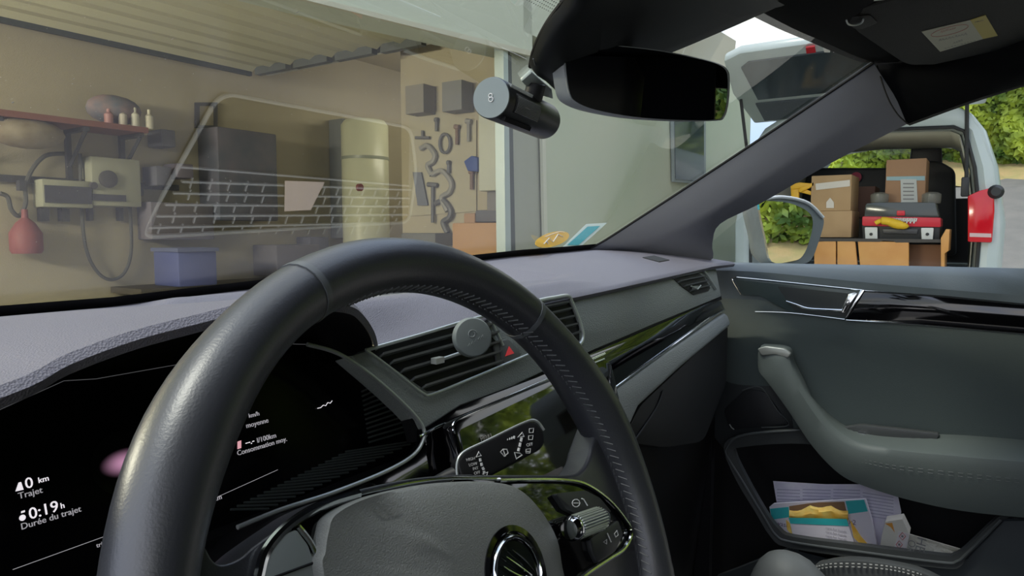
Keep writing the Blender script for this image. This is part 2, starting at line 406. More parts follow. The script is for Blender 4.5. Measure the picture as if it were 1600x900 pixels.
lit2 = mat('lit grey', (.6, .58, .62), .5, emit=.45)
mk('display_line', M().tube([pc(20, 890, .0006), pc(330, 778, .0006)], .00018, 6), lit2, disp)
mk('display_line', M().tube([pc(332, 780, .0006), pc(434, 734, .0006)], .00018, 6), lit2, disp)
# fan of fine ribs at the right of the display
fan = mat('rib grey', (.07, .085, .082), .4)
for k in range(30):
    t = k/29
    if k < 12: a = (565+t*30, 612+k*7.2); b = (612+k*4.2, 590+k*7.0)
    else:
        q = (k-12)/17; a = (560-q*200, 700+q*90); b = (655-q*235, 688+q*107)
    if k >= 12: a = (a[0]-20*(1-q), a[1]+6)
    mk('rib', M().tube([pc(*a, .0012), pc(*b, .0012)], .0009, 5), fan, disp)
CX = V((1, 0, 0)); CY = V((0, math.sin(R(15)), math.cos(R(15))))
def ct(body, px, py, size, ma=lit, name='display_text'):
    # size is the cap height seen in the photograph
    q = pc(px, py, .0007); d = (q-CAM).dot(fw)
    return text(name, body, q, CX, CY, size*d/FL/.72, ma, disp)
ct('0', 40, 764, 17); ct('km', 60, 755, 9); ct('Trajet', 29, 780, 10, lit2)
ct('0:19', 46, 812, 18); ct('h', 95, 795, 9); ct('Durée du trajet', 33, 828, 10, lit2)
ct('trip 21', 151, 856, 7, lit2); ct('73 km', 322, 788, 8, lit2); ct('l/100km', 402, 692, 8, lit2); ct('--.-', 384, 696, 10)
ct('Consommation moy.', 371, 712, 8, lit2); ct('moyenne', 385, 669, 8, lit2); ct('km/h', 389, 653, 7, lit2)
mk('road_icon', M().add([pc(a, b, .0007) for a, b in ((24, 768), (29, 754), (33, 753), (37, 765))], [(0, 1, 2, 3)]), lit, disp)
mk('clock_icon', M().lathe(pc(35, 809, .0007), CN, [(.0001, 0), (.0016, .0001), (.0001, .0002)], 16).add([pc(a, b, .0007) for a, b in ((33, 802), (33, 799), (39, 797), (39, 800))], [(0, 1, 2, 3)]), lit, disp)
mk('fuel_icon', M().add([pc(a, b, .0007) for a, b in ((371, 702), (371, 690), (377, 688), (377, 700))], [(0, 1, 2, 3)]), mat('lit pink', (.8, .4, .45), .5, emit=.8), disp)
mk('wave_icon', M().tube([pc(a, b, .0015) for a, b in ((496, 638), (501, 637), (505, 633), (509, 634), (512, 629), (516, 630), (519, 626))], .0003, 5), lit, disp)
# soft pink glow of the display graphics
gm = bpy.data.materials.new('display glow'); gm.use_nodes = True; t = gm.node_tree; b = t.nodes['Principled BSDF']
tx = nn(t, 'ShaderNodeTexCoord'); gr = nn(t, 'ShaderNodeTexGradient', gradient_type='SPHERICAL'); mp = nn(t, 'ShaderNodeMapping')
gq = pc(196, 722, .0005); gl_ = gq-ORG['dashboard']
mp.vector_type = 'TEXTURE'; mp.inputs['Location'].default_value = gl_; mp.inputs['Scale'].default_value = (.016, .02, .0088)
rp = nn(t, 'ShaderNodeValToRGB'); rp.color_ramp.elements[0].color = (0, 0, 0, 1); rp.color_ramp.elements[1].color = (.85, .42, .66, 1); rp.color_ramp.elements[1].position = 1; rp.color_ramp.interpolation = 'EASE'
t.links.new(tx.outputs['Object'], mp.inputs['Vector']); t.links.new(mp.outputs[0], gr.inputs[0]); t.links.new(gr.outputs['Fac'], rp.inputs['Fac'])
t.links.new(rp.outputs['Color'], b.inputs['Emission Color']); b.inputs['Emission Strength'].default_value = .6
b.inputs['Base Color'].default_value = (.004, .004, .005, 1); b.inputs['Roughness'].default_value = .12
mk('display_glow', M().lathe(gq-CN*.0002, CN, [(.02, 0), (.02, .0004)], 24), gm, disp)
mk('warning_light', M().add([pc(a, b, .0008) for a, b in ((193, 750), (202, 741), (201, 752))], [(0, 1, 2)]), mat('lit red', (.8, .02, .05), .5, emit=.9), disp)
mk('lower_shroud', M().ext([pc(a, b, .001) for a, b in ((120, 950), (371, 826), (440, 799), (520, 773), (600, 741), (648, 716), (700, 700), (760, 700), (760, 900), (300, 1100))], -CN*.03), black_m, dash)

# ---- head-up display tray and defroster grille on top of the dash (seen mirrored in the windshield)
HZ = 1.0535
hud = mk('head_up_display', M().ext([V((x, y, HZ-.006)) for x, y in rnd([(-.283, .447), (.097, .424), (.055, .345), (.024, .286), (-.244, .286)], .02)], (0, 0, .004)), mat('tray black', (.006, .007, .006), .35, spec=.3), dash)
fr_m = mat('tray frame grey', (.42, .42, .42), .5)
mk('tray_frame', M().tube([V((x, y, HZ)) for x, y in rnd([(-.283, .447), (.097, .424), (.068, .345), (.024, .286), (-.244, .286)], .018, 8)], .0024, 8, closed=True), fr_m, hud, smooth=True)
mk('tray_frame', M().box((-.1, .367, HZ), (.33, .002, .003)), fr_m, hud)
for k in range(5):
    y = .378+k*.0135
    xl = -.256-(y-.378)*.38; xr = .073+(y-.378)*.33
    mk('grille_bar', M().box(((xl+xr)/2, y-.0008*k*.5, HZ-.0005), (xr-xl, .0024, .003), Matrix.Rotation(-.03, 3, 'Z')), fr_m, hud)
    for j in range(15):
        x = xl+(xr-xl)*(j+.5+.3*(k % 2))/15.5
        if abs(x+.115) > .028 or k > 2: mk('grille_fin', M().box((x, y+.006, HZ-.001), (.0016, .012, .002)), fr_m, hud)
mk('paper_label', M().ext([V(p) for p in ((-.139, .372, HZ+.003), (-.083, .370, HZ+.003), (-.088, .408, HZ+.003), (-.125, .411, HZ+.003))], (0, 0, .0004)), mat('pinkish paper', (.9, .72, .66), .7), hud)

# =================================================================== STEERING WHEEL
WC = V((-.37, 0, .95)); tl = R(22.6); st = R(10.1); RAD = .173
NW = V((0, -math.cos(tl), math.sin(tl))); U0 = V((0, math.sin(tl), math.cos(tl))); X0 = V((1, 0, 0))
UW = U0*math.cos(st)+X0*math.sin(st); XW = X0*math.cos(st)-U0*math.sin(st)
def wp(a, b, c=0): return WC+XW*a+UW*b+NW*c
def wl(px, py, c=0):
    return on((px, py), NW, WC+NW*c)
whl = thing('steering_wheel', (-.37, .05, .78), 'black leather steering wheel with grained airbag cover and chrome badge', 'steering wheel')
def rim(a0, a1, r_, n, ma, name, flat=1.0):
    rings = []
    for i in range(n+1):
        a = R(a0+(a1-a0)*i/n); c_ = V((math.sin(a), math.cos(a)))
        rr = r_(a0+(a1-a0)*i/n) if callable(r_) else r_
        ring = []
        for k in range(20):
            th = 2*math.pi*k/20; dr = math.cos(th)*rr*.96; dn = math.sin(th)*rr*1.04
            ring.append(wp((RAD+dr)*c_[0], (RAD+dr)*c_[1], dn))
        rings.append(ring)
    return mk(name, M().loft(rings), ma, whl, smooth=True)
def grip(a):
    a = abs(a)
    # thumb swelling near ten and two
    return .0158+.0022*math.exp(-((a-62)/14)**2)
rim(-31, 31, .0160, 24, leather, 'rim_top')
rim(31.3, 100, grip, 26, leather, 'rim_grip'); rim(-100, -31.3, grip, 26, leather, 'rim_grip')
rim(100, 260, .016, 40, leather, 'rim_bottom')
for s in (-1, 1): rim(s*30.6, s*31.8, .01645, 2, mat('seam ring', (.12, .13, .14), .35), 'rim_seam')
m = M()
for i in range(70):
    a = R(-25+i*1.9)
    if -28 < math.degrees(a) < 104:
        for s in (-1, 1):
            a2 = a+R(.5)
            p = wp((RAD-.0163)*math.sin(a), (RAD-.0163)*math.cos(a), .0008*s+.003); q = wp((RAD-.0155)*math.sin(a2+R(.8)), (RAD-.0155)*math.cos(a2+R(.8)), .0042*s+.005)
            m.tube([p, q], .0005, 4)
mk('rim_stitching', m, thread, whl, kind='stuff')
# spokes body (leather) under the airbag
def wpoly(pts, c): return [wl(a, b, c) for a, b in pts]
def wloc(pts, c): return [wp(a, b, c) for a, b in pts]
top = [(-.165, .045), (-.150, .036), (-.128, .040), (-.105, .052), (-.085, .058), (-.045, .060), (0, .058), (.045, .056), (.085, .050), (.112, .047), (.130, .055), (.148, .072), (.160, .066), (.168, .03), (.165, -.03)]
body_t = [(-.165, .045)]+top[1:]
def wab(px, py, c):
    q = wl(px, py, c)-WC; return q.dot(XW), q.dot(UW)
right_sp = [wab(a, b, 0) for a, b in c2([(720, 741), (762, 741), (840, 741), (894, 741), (911, 732), (921, 715), (925, 698)], 4)]+[(.160, .078), (.170, .030), (.170, -.030), (.150, -.070), (.130, -.075), (.105, -.050), (.04, -.05), (.0, -.05)]
left_sp = [wab(a, b, 0) for a, b in c2([(740, 741), (703, 742), (635, 749), (550, 768), (490, 791), (452, 815), (400, 852), (376, 872), (350, 882), (334, 876), (322, 855)], 4)]+[(-.170, .05), (-.170, -.030), (-.150, -.070), (-.130, -.075), (-.105, -.050), (-.04, -.05), (.0, -.05)]
for sp in (right_sp, left_sp):
    mk('spoke', M().ext(wloc(sp, .000), -NW*.022), leather, whl, bevel=.006, seg=4)
mk('lower_spoke', M().ext(wloc(rnd([(-.035, -.03), (.035, -.03), (.022, -.165), (-.022, -.165)], .01), -.004), -NW*.014), satin, whl, bevel=.003)
# chrome line following the spokes
def chl(pts, c, r_=.0015, name='chrome_trim'):
    return mk(name, M().tube(catmull([wl(a, b, c) for a, b in pts], 6), r_, 8), chrome, whl, smooth=True)
chl([(780, 750), (830, 749), (881, 750), (915, 757), (950, 781), (975, 810), (986, 832), (975, 857), (950, 874), (915, 898), (880, 930)], .004)
chl([(400, 925), (405, 898), (416, 861), (444, 827), (482, 800), (516, 785), (560, 772)], .004, .0022)
chl([(560, 772), (600, 763), (650, 753), (705, 747), (780, 748)], .003, .0009)
chl([(466, 823), (486, 849), (496, 878), (497, 930)], .005, .0012)
for poly in ([(700, 755), (780, 751), (881, 751), (915, 758), (950, 782), (975, 811), (984, 832), (975, 856), (950, 873), (915, 897), (880, 930), (800, 960), (700, 900)],
             [(402, 925), (407, 898), (418, 861), (446, 828), (484, 801), (518, 786), (600, 768), (650, 850), (560, 940), (450, 960)]):
    mk('control_pod', M().ext([wl(a, b, .003) for a, b in c2(poly, 3, True)], -NW*.010), gloss, whl, bevel=.001)
swg = mat('switch satin black', (.035, .038, .04), .4, spec=.5)
def wbtn(name, pts, c, th, ma=swg, par=whl, **k):
    return mk(name, M().ext(wpoly(pts, c), -NW*th), ma, par, bevel=.0008, **k)
b1 = wbtn('control_button', rnd([(868, 771), (915, 766), (938, 778), (956, 800), (905, 805), (884, 795)], 4), .0065, .004)
b2 = wbtn('control_button', rnd([(922, 842), (966, 812), (974, 835), (962, 862), (935, 880), (926, 862)], 4), .0065, .004)
# ribbed roller
ra, rb = wl(888, 828, .012), wl(948, 806, .010); ax = (rb-ra).normalized(); Lr = (rb-ra).length
rol = mk('scroll_roller', M().lathe(ra, ax, [(.0015, 0), (.0056, .0008), (.0072, .003), (.0074, .006), (.0070, .0072), (.0070, Lr*.82), (.0052, Lr*.92), (.002, Lr)], 28), chrome, whl, smooth=True)
o1 = ax.orthogonal().normalized(); o2 = ax.cross(o1)
for k in range(26):
    an = 2*math.pi*k/26; d_ = o1*math.cos(an)+o2*math.sin(an)
    mk('ridge', M().tube([ra+ax*.0085+d_*.0071, ra+ax*(Lr*.78)+d_*.0071], .00045, 4), satin, rol)
def wtext(body, px, py, size, par, c=.0071):
    q = wl(px, py, c); d = (q-CAM).dot(fw)
    return text('printed_symbol', body, q, XW, UW, size*d/FL/.72, white_p, par, .0001)
mk('printed_symbol', M().tube([wl(a, b, .0073) for a, b in ((909, 779), (912, 780), (918, 790))], .0004, 5), white_p, b1)
mk('printed_symbol', M().tube([wl(900+6*math.cos(k*.63), 786+6*math.sin(k*.63), .0073) for k in range(10)], .0003, 5, closed=True).tube([wl(896, 786, .0073), wl(904, 786, .0073)], .0003, 5), white_p, b1)
mk('printed_symbol', M().tube([wl(a, b, .0073) for a, b in ((949, 833), (955, 847))], .0004, 5), white_p, b2)
mk('printed_symbol', M().tube([wl(a, b, .0073) for a, b in ((943, 847), (948, 843), (948, 850))], .0003, 5, closed=True), white_p, b2)
mk('printed_symbol', M().tube([wl(a, b, .0073) for a, b in ((960, 834), (964, 829), (966, 836), (962, 839))], .0003, 5, closed=True), white_p, b2)
mk('printed_symbol', M().tube([wl(a, b, .0073) for a, b in ((944, 803), (948, 799), (949, 806))], .0004, 5, closed=True).tube([wl(a, b, .0073) for a, b in ((950, 811), (954, 813), (953, 808))], .0004, 5, closed=True), white_p, rol)
# left pod button
mk('control_button', M().ext([wl(a, b, .0055) for a, b in rnd([(410, 905), (421, 866), (446, 834), (464, 827), (482, 851), (492, 880), (493, 940), (410, 950)], 4)], -NW*.004), mat('grey gloss switch', (.27, .30, .295), .25, spec=.6), whl, bevel=.001)
mk('button_seam', M().tube([wl(426, 903, .0058), wl(491, 879, .0058)], .0006, 6), black_m, whl)
# airbag cover: domed, traced top edge
ab_l = [(-.1015, .018), (-.0985, .031), (-.092, .044), (-.072, .0505), (-.041, .053), (0, .052), (.018, .0495), (.041, .043), (.0575, .029), (.069, .0075), (.069, -.014), (.062, -.04), (.045, -.06), (.0, -.068), (-.05, -.066), (-.085, -.05), (-.100, -.02)]
ab_l = [wab(a, b, .010) for a, b in ((501, 900), (503, 861), (508, 830), (520, 802), (571, 776), (643, 759), (700, 752), (762, 751), (805, 760), (839, 789), (869, 840), (881, 900))]+[(.060, -.04), (.045, -.06), (.0, -.068), (-.05, -.066), (-.085, -.05), (-.100, -.02)]
ab = c2(ab_l, 5, True); ctr = V((-.012, -.004))
rings = []
for k, (s, h) in enumerate(((1, .0), (1.0, .007), (.985, .0105), (.955, .0125), (.8, .0155), (.6, .0175), (.4, .018), (.3, .018))):
    ring = []
    for a, b in ab:
        x = ctr.x+(a-ctr.x)*s; y = ctr.y+(b-ctr.y)*s
        hh = h
        # the crease that splits the left shoulder from the middle
        if s < .97: hh -= .006*max(0, min(1, (-.058-x-.0*(y))/.01))*max(0, min(1, (.975-s)/.05))
        ring.append(wp(x, y, hh))
    rings.append(ring)
abg = mk('airbag_cover', M().loft(rings), airbag_m, whl, smooth=True)
# badge
bc = (.003, -.002)
def bp_(x, y, c): return wp(bc[0]+x, bc[1]+y, c)
mk('badge_recess', M().lathe(bp_(0, 0, .016), NW, [(.0245, 0), (.0245, .0027), (.0215, .0029), (.0205, .0022), (.001, .0022)], 48), gloss, whl, smooth=True)
bz = .019
mk('badge_ring', M().tube([bp_(.0185*math.cos(2*math.pi*k/48), .0185*math.sin(2*math.pi*k/48), bz) for k in range(48)], .0019, 10, closed=True, flat=.7), chrome, whl, smooth=True)
bdg = mk('badge_disc', M().lathe(bp_(0, 0, .0175), NW, [(.0165, 0), (.0165, .0012), (.001, .0016)], 40), mat('badge dark', (.01, .014, .012), .15, spec=.6), whl, smooth=True)
# winged arrow: arrow tip at the right, five feathers sweeping up to the left
def feath(p0, p1, p2, wd):
    a = catmull([bp_(*p, .0203) for p in (p0, p1, p2)], 6); n = len(a)
    return M().tube(a, [wd*(.35+.65*math.sin(math.pi*(.15+.8*i/(n-1)))) for i in range(n)], 8, flat=.5)
for p0, p1, p2, wd in (((.012, -.001), (.006, .006), (-.002, .0125), .0013), ((.009, -.002), (.001, .004), (-.008, .0105), .0013), ((.006, -.003), (-.003, .001), (-.0115, .0065), .0013),
                       ((.003, -.004), (-.005, -.002), (-.0135, .0025), .0012), ((.0, -.005), (-.006, -.005), (-.013, -.002), .001)):
    mk('badge_feather', feath(p0, p1, p2, wd), chrome, bdg, smooth=True)
mk('badge_arrow', M().ext([bp_(x, y, .0195) for x, y in ((-.012, -.008), (.004, -.008), (.004, -.011), (.0135, -.006), (.004, -.001), (.004, -.005), (-.012, -.005))], NW*.0015), chrome, bdg, bevel=.0003)
# steering column
mk('column_shroud', M().lathe(wp(0, 0, -.025), -NW, [(.03, 0), (.055, .006), (.06, .06), (.06, .20)], 24), black_m, whl, smooth=True)

# =================================================================== WIPER STALK
sk = thing('wiper_stalk', tuple(wp(.06, .04, -.05)), 'black wiper stalk with white printed symbols behind the steering wheel', 'stalk')
SN = (CAM-V(wl(785, 700, -.045))).normalized(); SN = (SN*.45+NW*.55).normalized()
SP = wl(785, 702, -.045)
def sp_(px, py, off=0): return on((px, py), SN, SP+SN*off)
mk('paddle', M().ext([sp_(a, b) for a, b in rnd([(713, 724), (724, 706), (820, 659), (836, 658), (850, 672), (852, 692), (846, 702), (768, 744), (722, 752)], [6, 10, 10, 8, 8, 8, 10, 6, 8])], -SN*.012), mat('stalk black', (.018, .018, .02), .4, spec=.5), sk, bevel=.002, seg=3)
mk('stalk_arm', M().tube([sp_(728, 735, -.006), sp_(700, 745, -.012), sp_(660, 768, -.02)], [.006, .005, .005], 12), soft_black, sk, smooth=True)
sx = (sp_(840, 664)-sp_(726, 716)).normalized(); sy = SN.cross(sx)
def stx(body, px, py, s):
    q = sp_(px, py, .0002); d = (q-CAM).dot(fw); return text('printed_text', body, q, sx2, sy2, s*d/FL/.72, white_p, sk, .0001)
sx2 = (sp_(746, 712)-sp_(728, 716)).normalized(); sy2 = SN.cross(sx2)
for body, px, py in (('HIGH', 729, 721), ('LOW', 733, 729), ('INT', 739, 735), ('OFF', 741, 742), ('1x', 749, 747)): stx(body, px, py, 4.6)
def sline(pts, r_=.00026, closed=False, name='printed_symbol'):
    return mk(name, M().tube([sp_(a, b, .0003) for a, b in pts], r_, 5, closed=closed), white_p, sk)
for a, b in (((750, 716), (751, 721)), ((752, 723), (753, 728)), ((754, 730), (756, 734)), ((756, 736), (757, 739))): sline([a, b], .0009)
sline([(744, 714), (748, 706), (752, 712)], .0005, True); sline([(754, 741), (762, 738), (760, 744)], .0005, True)
for a, b in (((815, 684), (814, 690)), ((813, 692), (812, 698)), ((811, 700), (810, 705))): sline([a, b], .001)
sline([(809, 683), (816, 676), (819, 682)], .0005, True); sline([(804, 707), (807, 717), (816, 711), (812, 708)], .0005, True)
sline([(782, 706), (786, 702), (792, 702), (794, 708), (788, 713)], .0004, True); sline([(786, 702), (790, 713)], .0004)
for q in range(4): sline([(793+q*3.4, 688-q*.8), (793.5+q*3.4, 685.5-q*1.4)], .0003+.00015*q)
stx('OFF', 823, 698, 5)
mk('paddle_rim', M().tube(catmull([sp_(a, b, -.001) for a, b in ((716, 752), (714, 726), (724, 707), (760, 689), (820, 660), (838, 658), (850, 672))], 5), .0010, 8), satin, sk, smooth=True)
for cx, cy in ((830, 673), (829, 684), (825, 705)):
    sline([(cx-3, cy-3), (cx+4, cy-4), (cx+3, cy+3), (cx-3, cy+3)], .0003, True)
    if cy > 690: sline([(cx-4, cy), (cx+4, cy+1)], .0003)

# =================================================================== PHONE MOUNT
pmc = pf(739, 527, .03)
pn = ((CAM-pmc).normalized()*.55+V((-.1, -1, .15)).normalized()*.45).normalized()
ph = thing('phone_mount', tuple(pmc), 'round grey magnetic phone mount clipped to the centre air vent', 'phone mount')
pmm = mat('grey rubber', (.21, .235, .225), .55)
mk('mount_disc', M().lathe(pmc, pn, [(.014, -.008), (.0165, -.0075), (.0178, -.005), (.0178, .0), (.0165, .0018), (.0155, .002), (.001, .002)], 40), pmm, ph, smooth=True)
pr = V((1, 0, 0)); pr = (pr-pn*pr.dot(pn)).normalized(); pu = pn.cross(pr)
mk('spiral_mark', M().tube([pmc+pn*.0022+pr*(.0045*math.cos(a/6)*(1-a/80)-.001)+pu*(.004*math.sin(a/6)*(1-a/80)+.003) for a in range(0, 44)], .0005, 5), mat('pale grey print', (.3, .32, .31), .5), ph, smooth=True)
m = M()
for k in range(5):
    b0 = pmc+pn*.0022+pr*(-.0065+.0034*k)+pu*(-.0068+.0014*k)
    m.tube([b0, b0+pr*.0016+pu*.0022, b0+pr*.0022-pu*.0004], .0003, 4)
mk('faint_mark', m, MATS['pale grey print'], ph)
mk('clip_arm', M().tube([pmc-pn*.006, pf(752, 533, .004)], .004, 12), soft_black, ph, smooth=True)

# =================================================================== MIRROR + CONSOLE
mn = V((-.62, -.78, -.09)).normalized(); mp_ = V((.02, .07, 1.28))+mn*.058
def pm(px, py, off=0): return on((px, py), mn, mp_+mn*off)
mir = thing('rear_view_mirror', tuple(pm(1000, 60, -.02)), 'frameless black rear view mirror showing a patch of yellow green trees', 'mirror')
face = c2([(888, 66), (950, 70), (1030, 79), (1090, 91), (1122, 100), (1136, 110), (1139, 128), (1137, 160), (1131, 182), (1118, 188), (1060, 188), (990, 183), (930, 172), (900, 160), (889, 146), (883, 110), (882, 80)], 4, True)
mcm = glass_mat('mirror', (0, 0, 0), 1)
mirg = mat('dimming mirror glass', (.30, .32, .33), .0, metal=1)
cx = sum(a for a, b in face)/len(face); cy = sum(b for a, b in face)/len(face)
def sc(s, off): return [pm(cx+(a-cx)*s, cy+(b-cy)*s, off) for a, b in face]
mk('mirror_glass', M().ext(sc(.985, .0012), -mn*.003), mirg, mir)
ML = (pm(870, 112)-pm(1000, 112)).normalized()
hs = M(); hs.loft([sc(1.0, 0), sc(1.012, -.002), [p-mn*.004+ML*.002 for p in sc(1.01, 0)], [p-mn*.010+ML*.008 for p in sc(1.0, 0)], [p-mn*.016+ML*.010+(pm(cx, cy)-p)*.06 for p in sc(1.0, 0)], [p-mn*.026+ML*.006+(pm(cx, cy)-p)*.4 for p in sc(1.0, 0)]])
mk('mirror_housing', hs, mat('mirror housing grey', (.30, .32, .32), .4), mir, smooth=True)
mk('mirror_stem', M().tube([pm(950, 120, -.02), pm(915, 90, -.055), pm(905, 60, -.09)], [.016, .018, .02], 14), soft_black, mir, smooth=True)
# camera housing behind the mirror at the top of the windshield
hb = thing('sensor_housing', tuple(ws(930, 60, .02)), 'large black sensor housing at the top centre of the windshield', 'housing')
hpx = [(828, 104), (832, 84), (842, 58), (858, 30), (880, 2), (905, -40), (1010, -60), (1150, -60), (1240, -20), (1232, -12), (1110, 42), (1025, 79), (1000, 92), (940, 120), (880, 150), (850, 130)]
hpx = [(828, 104), (832, 84), (842, 58), (858, 30), (880, 2), (905, -40), (1010, -60), (1150, -60), (1240, -20), (1232, -12), (1110, 42), (1025, 74), (970, 66), (925, 60), (898, 62), (882, 108), (872, 140), (859, 130), (846, 118)]
outer = [ws(a, b, .003) for a, b in c2(hpx, 3, True)]
ocx = sum((p for p in outer), V())/len(outer)
rings = [outer]
for k, (s, off) in enumerate(((.985, .007), (.95, .011), (.85, .014), (.6, .015))):
    rings.append([ocx+(p-ocx)*s-WN*off for p in outer])
mk('housing_shell', M().loft(rings), mat('housing black', (.012, .014, .014), .45, spec=.4), hb, smooth=True)
mk('housing_edge', M().tube(catmull([ws(a, b, .002) for a, b in ((829, 104), (833, 84), (843, 58), (859, 30), (882, 0))], 5), .0022, 8), black_m, hb, smooth=True)
mk('housing_seam', M().tube(catmull([ws(a, b, .0155) for a, b in ((1060, 14), (1030, 24), (1005, 32), (1003, 38), (1040, 52))], 5), .0005, 6), mat('seam grey', (.1, .105, .11), .4), hb, smooth=True)
mk('housing_seam', M().tube(catmull([ws(a, b, .010) for a, b in ((833, 92), (842, 110), (858, 114), (868, 100))], 5), .0006, 6), mat('seam grey', (.1, .105, .11), .4), hb, smooth=True)

# =================================================================== DASH CAMERA
dc = thing('dash_camera', tuple(onx((768, 153), -.16)), 'black cylindrical dash camera with grey end cap beside the mirror', 'dash camera')
c0 = onx((768, 153), -.16); c1 = ws(866, 175, .028)
dax = V((.97, .16, -.02)).normalized(); Rd = .0178
mk('camera_body', M().lathe(c0, dax, [(Rd*.97, 0), (Rd, .001), (Rd, .118), (Rd*.97, .120)], 48), mat('camera black', (.02, .021, .022), .38, spec=.5), dc, smooth=True)
cap = mk('end_cap', M().lathe(c0-dax*.0012, dax, [(.0005, -.0002), (Rd*.95, 0), (Rd*.97, .0008), (Rd*.97, .0013)], 48), mat('cap grey', (.25, .28, .27), .35, metal=.6), dc, smooth=True)
cy_ = V((0, 0, 1)); cxx = dax.cross(cy_).normalized(); cyy = cxx.cross(dax).normalized()
def cp_(a, b, o=.0018): return c0-dax*o+cxx*a+cyy*b
m = M()
for a, b, rr in ((.0000, .0016, .0017), (-.0004, -.0016, .0020)):
    m.tube([cp_(-a+rr*math.cos(k*.524), b+rr*math.sin(k*.524)) for k in range(12)], .00045, 6, closed=True)
mk('ring_mark', m, white_p, dc, smooth=True)
# perforated speaker panel and vent slots, on the side towards the driver
side = (CAM-c0).normalized(); side = (side-dax*side.dot(dax)).normalized()
upd = dax.cross(side); upd = upd if upd.z > 0 else -upd
def cyl(h, ang, r_=Rd): return c0+dax*h+(side*math.cos(ang)+upd*math.sin(ang))*r_
gr_ = []
for i in range(9):
    an = R(-12+i*52/8); gr_.append([cyl(.012, an, Rd+.0006), cyl(.066, an, Rd+.0006)])
pnl = mk('speaker_panel', M().grid(gr_), mat('mesh black', (.012, .012, .012), .5), dc, smooth=True, solid=.0008)
m = M()
for i in range(30):
    for j in range(12):
        q = cyl(.014+i*.0017, R(-8+j*3.8), Rd+.0011); m.box(q, (.0007, .0007, .0007))
mk('perforation', m, mat('hole grey', (.35, .37, .37), .5), dc, kind='stuff')
for i in range(24):
    h = .006+i*.0024; mk('cooling_slot', M().box(cyl(h, R(-40), Rd+.0001), (.0010, .004, .006), Matrix((dax, upd, side)).transposed()), black_m, dc)
for i in range(20):
    h = .006+i*.0024; mk('cooling_slot', M().box(cyl(h, R(62), Rd+.0001), (.0010, .003, .004), Matrix((dax, upd, side)).transposed()), mat('hole grey', (.07, .075, .075), .5), dc)
m = M()
for k in range(6): m.box(cyl(.030+.0018*k, R(14), Rd+.0013), (.0011, .0004, .0012))
mk('faint_mark', m, mat('dim white', (.3, .3, .3), .5), dc)
mk('mount_plate', M().ext([ws(a, b, .001) for a, b in ((812, 122), (828, 108), (860, 135), (862, 150), (830, 140))], -WN*.004), mat('clear tape', (.5, .56, .52), .3), dc, bevel=.001)
mk('mount_neck', M().tube([ws(838, 130, .004), cyl(.07, R(80), Rd*.8)], .009, 12), soft_black, dc, smooth=True)

# =================================================================== A PILLAR, ROOF, VISOR
pil = thing('pillar_trim', (.64, .4, 1.08), 'grey windshield pillar trim sloping from the dashboard up to the roof', 'pillar')
up_px = [(896, 396), (930, 385), (1000, 341), (1100, 276), (1200, 210), (1300, 143), (1365, 99)]
cr_px = [(930, 398), (1000, 380), (1060, 358), (1130, 322), (1215, 266), (1310, 206), (1400, 153)]
lo_px = [(1035, 404), (1108, 408), (1113, 380), (1125, 350), (1190, 317), (1300, 254), (1417, 194)]
A = []; B = []; C = []
n = len(up_px)
for i in range(n):
    t = i/(n-1)
    A.append(on(up_px[i], WN, P0-WN*.004)); B.append(onx(cr_px[i], .585-.02*t+.05*(1-t)**2)); C.append(onx(lo_px[i], .655-.07*t+.03*(1-t)))
A, B, C = catmull(A, 4), catmull(B, 4), catmull(C, 4)
D = [p+V((.05, .03, .0)) for p in C]; E0 = [p+V((.03, .010, -.008)) for p in A]
Bm1 = [a*.12+b*.88 for a, b in zip(A, B)]; Bm2 = [b*.86+c*.14 for b, c in zip(B, C)]
mk('trim_cover', M().grid([E0, A, Bm1, Bm2, C, D]), pillar_m, pil, smooth=True)
mk('glass_seal', M().tube([p+V((0, 0, .001)) for p in A], .0022, 8), black_m, pil, smooth=True)
# roof lining and side rail
hl = thing('headliner', (.4, -.1, 1.40), 'black roof lining and door rail above the passenger window', 'headliner')
hm = []
tl_ = catmull([ws(a, b, .001) for a, b in ((1170, 7), (1240, 44), (1290, 66), (1330, 84), (1368, 99))], 4)
tl2 = [p+V((.0, -.03, -.002)) for p in tl_]
mk('header_trim', M().grid([[p+V((0, .02, .004)) for p in tl_], tl_, tl2, [p+V((0, -.10, .035)) for p in tl_], [p+V((0, -.5, .06)) for p in tl_]]), roof_m, hl, smooth=True)
s1 = [onx(p, .56) for p in ((1365, 99), (1378, 125), (1392, 155), (1404, 178), (1417, 194))]
rail_lo = catmull([onx(p, .60) for p in ((1417, 194), (1510, 160), (1600, 131), (1700, 100), (1900, 40))], 4)
rail_up = catmull([onx(p, .56) for p in ((1366, 99), (1450, 92), (1600, 64), (1720, 40), (1900, -10))], 4)
mid = [onx(p, .555) for p in ((1383, 130),)]
rl = []
for i, (a, b) in enumerate(zip(rail_up, rail_lo)):
    rl.append([a+V((0, 0, .03)), a, a*.62+b*.38+V((-.012, 0, -.002)), a*.25+b*.75+V((-.012, 0, -.001)), b, b+V((.05, 0, .004))])
mk('side_rail', M().grid(rl), roof_m, hl, smooth=True)
mk('rail_seam', M().tube(catmull([onx(p, .548) for p in ((1370, 102), (1386, 150), (1402, 178), (1418, 193))], 5), .0012, 6), mat('deep black', (.002, .002, .002), .7), hl, smooth=True)
mk('roof_lining', M().ext([V((-.9, -.03, 1.405)), V((.58, -.07, 1.41)), V((.60, -2.1, 1.44)), V((-.9, -2.1, 1.44))], (0, 0, .02)), roof_m, hl)
for sx_ in (-.2, -.84):
    pass
oc = thing('overhead_console', (.15, -.1, 1.39), 'dark overhead console with pale reading lamp lens at the top edge', 'console')
VN = V((-.1, -.30, -1)).normalized(); VP = onx((1450, 60), .42)
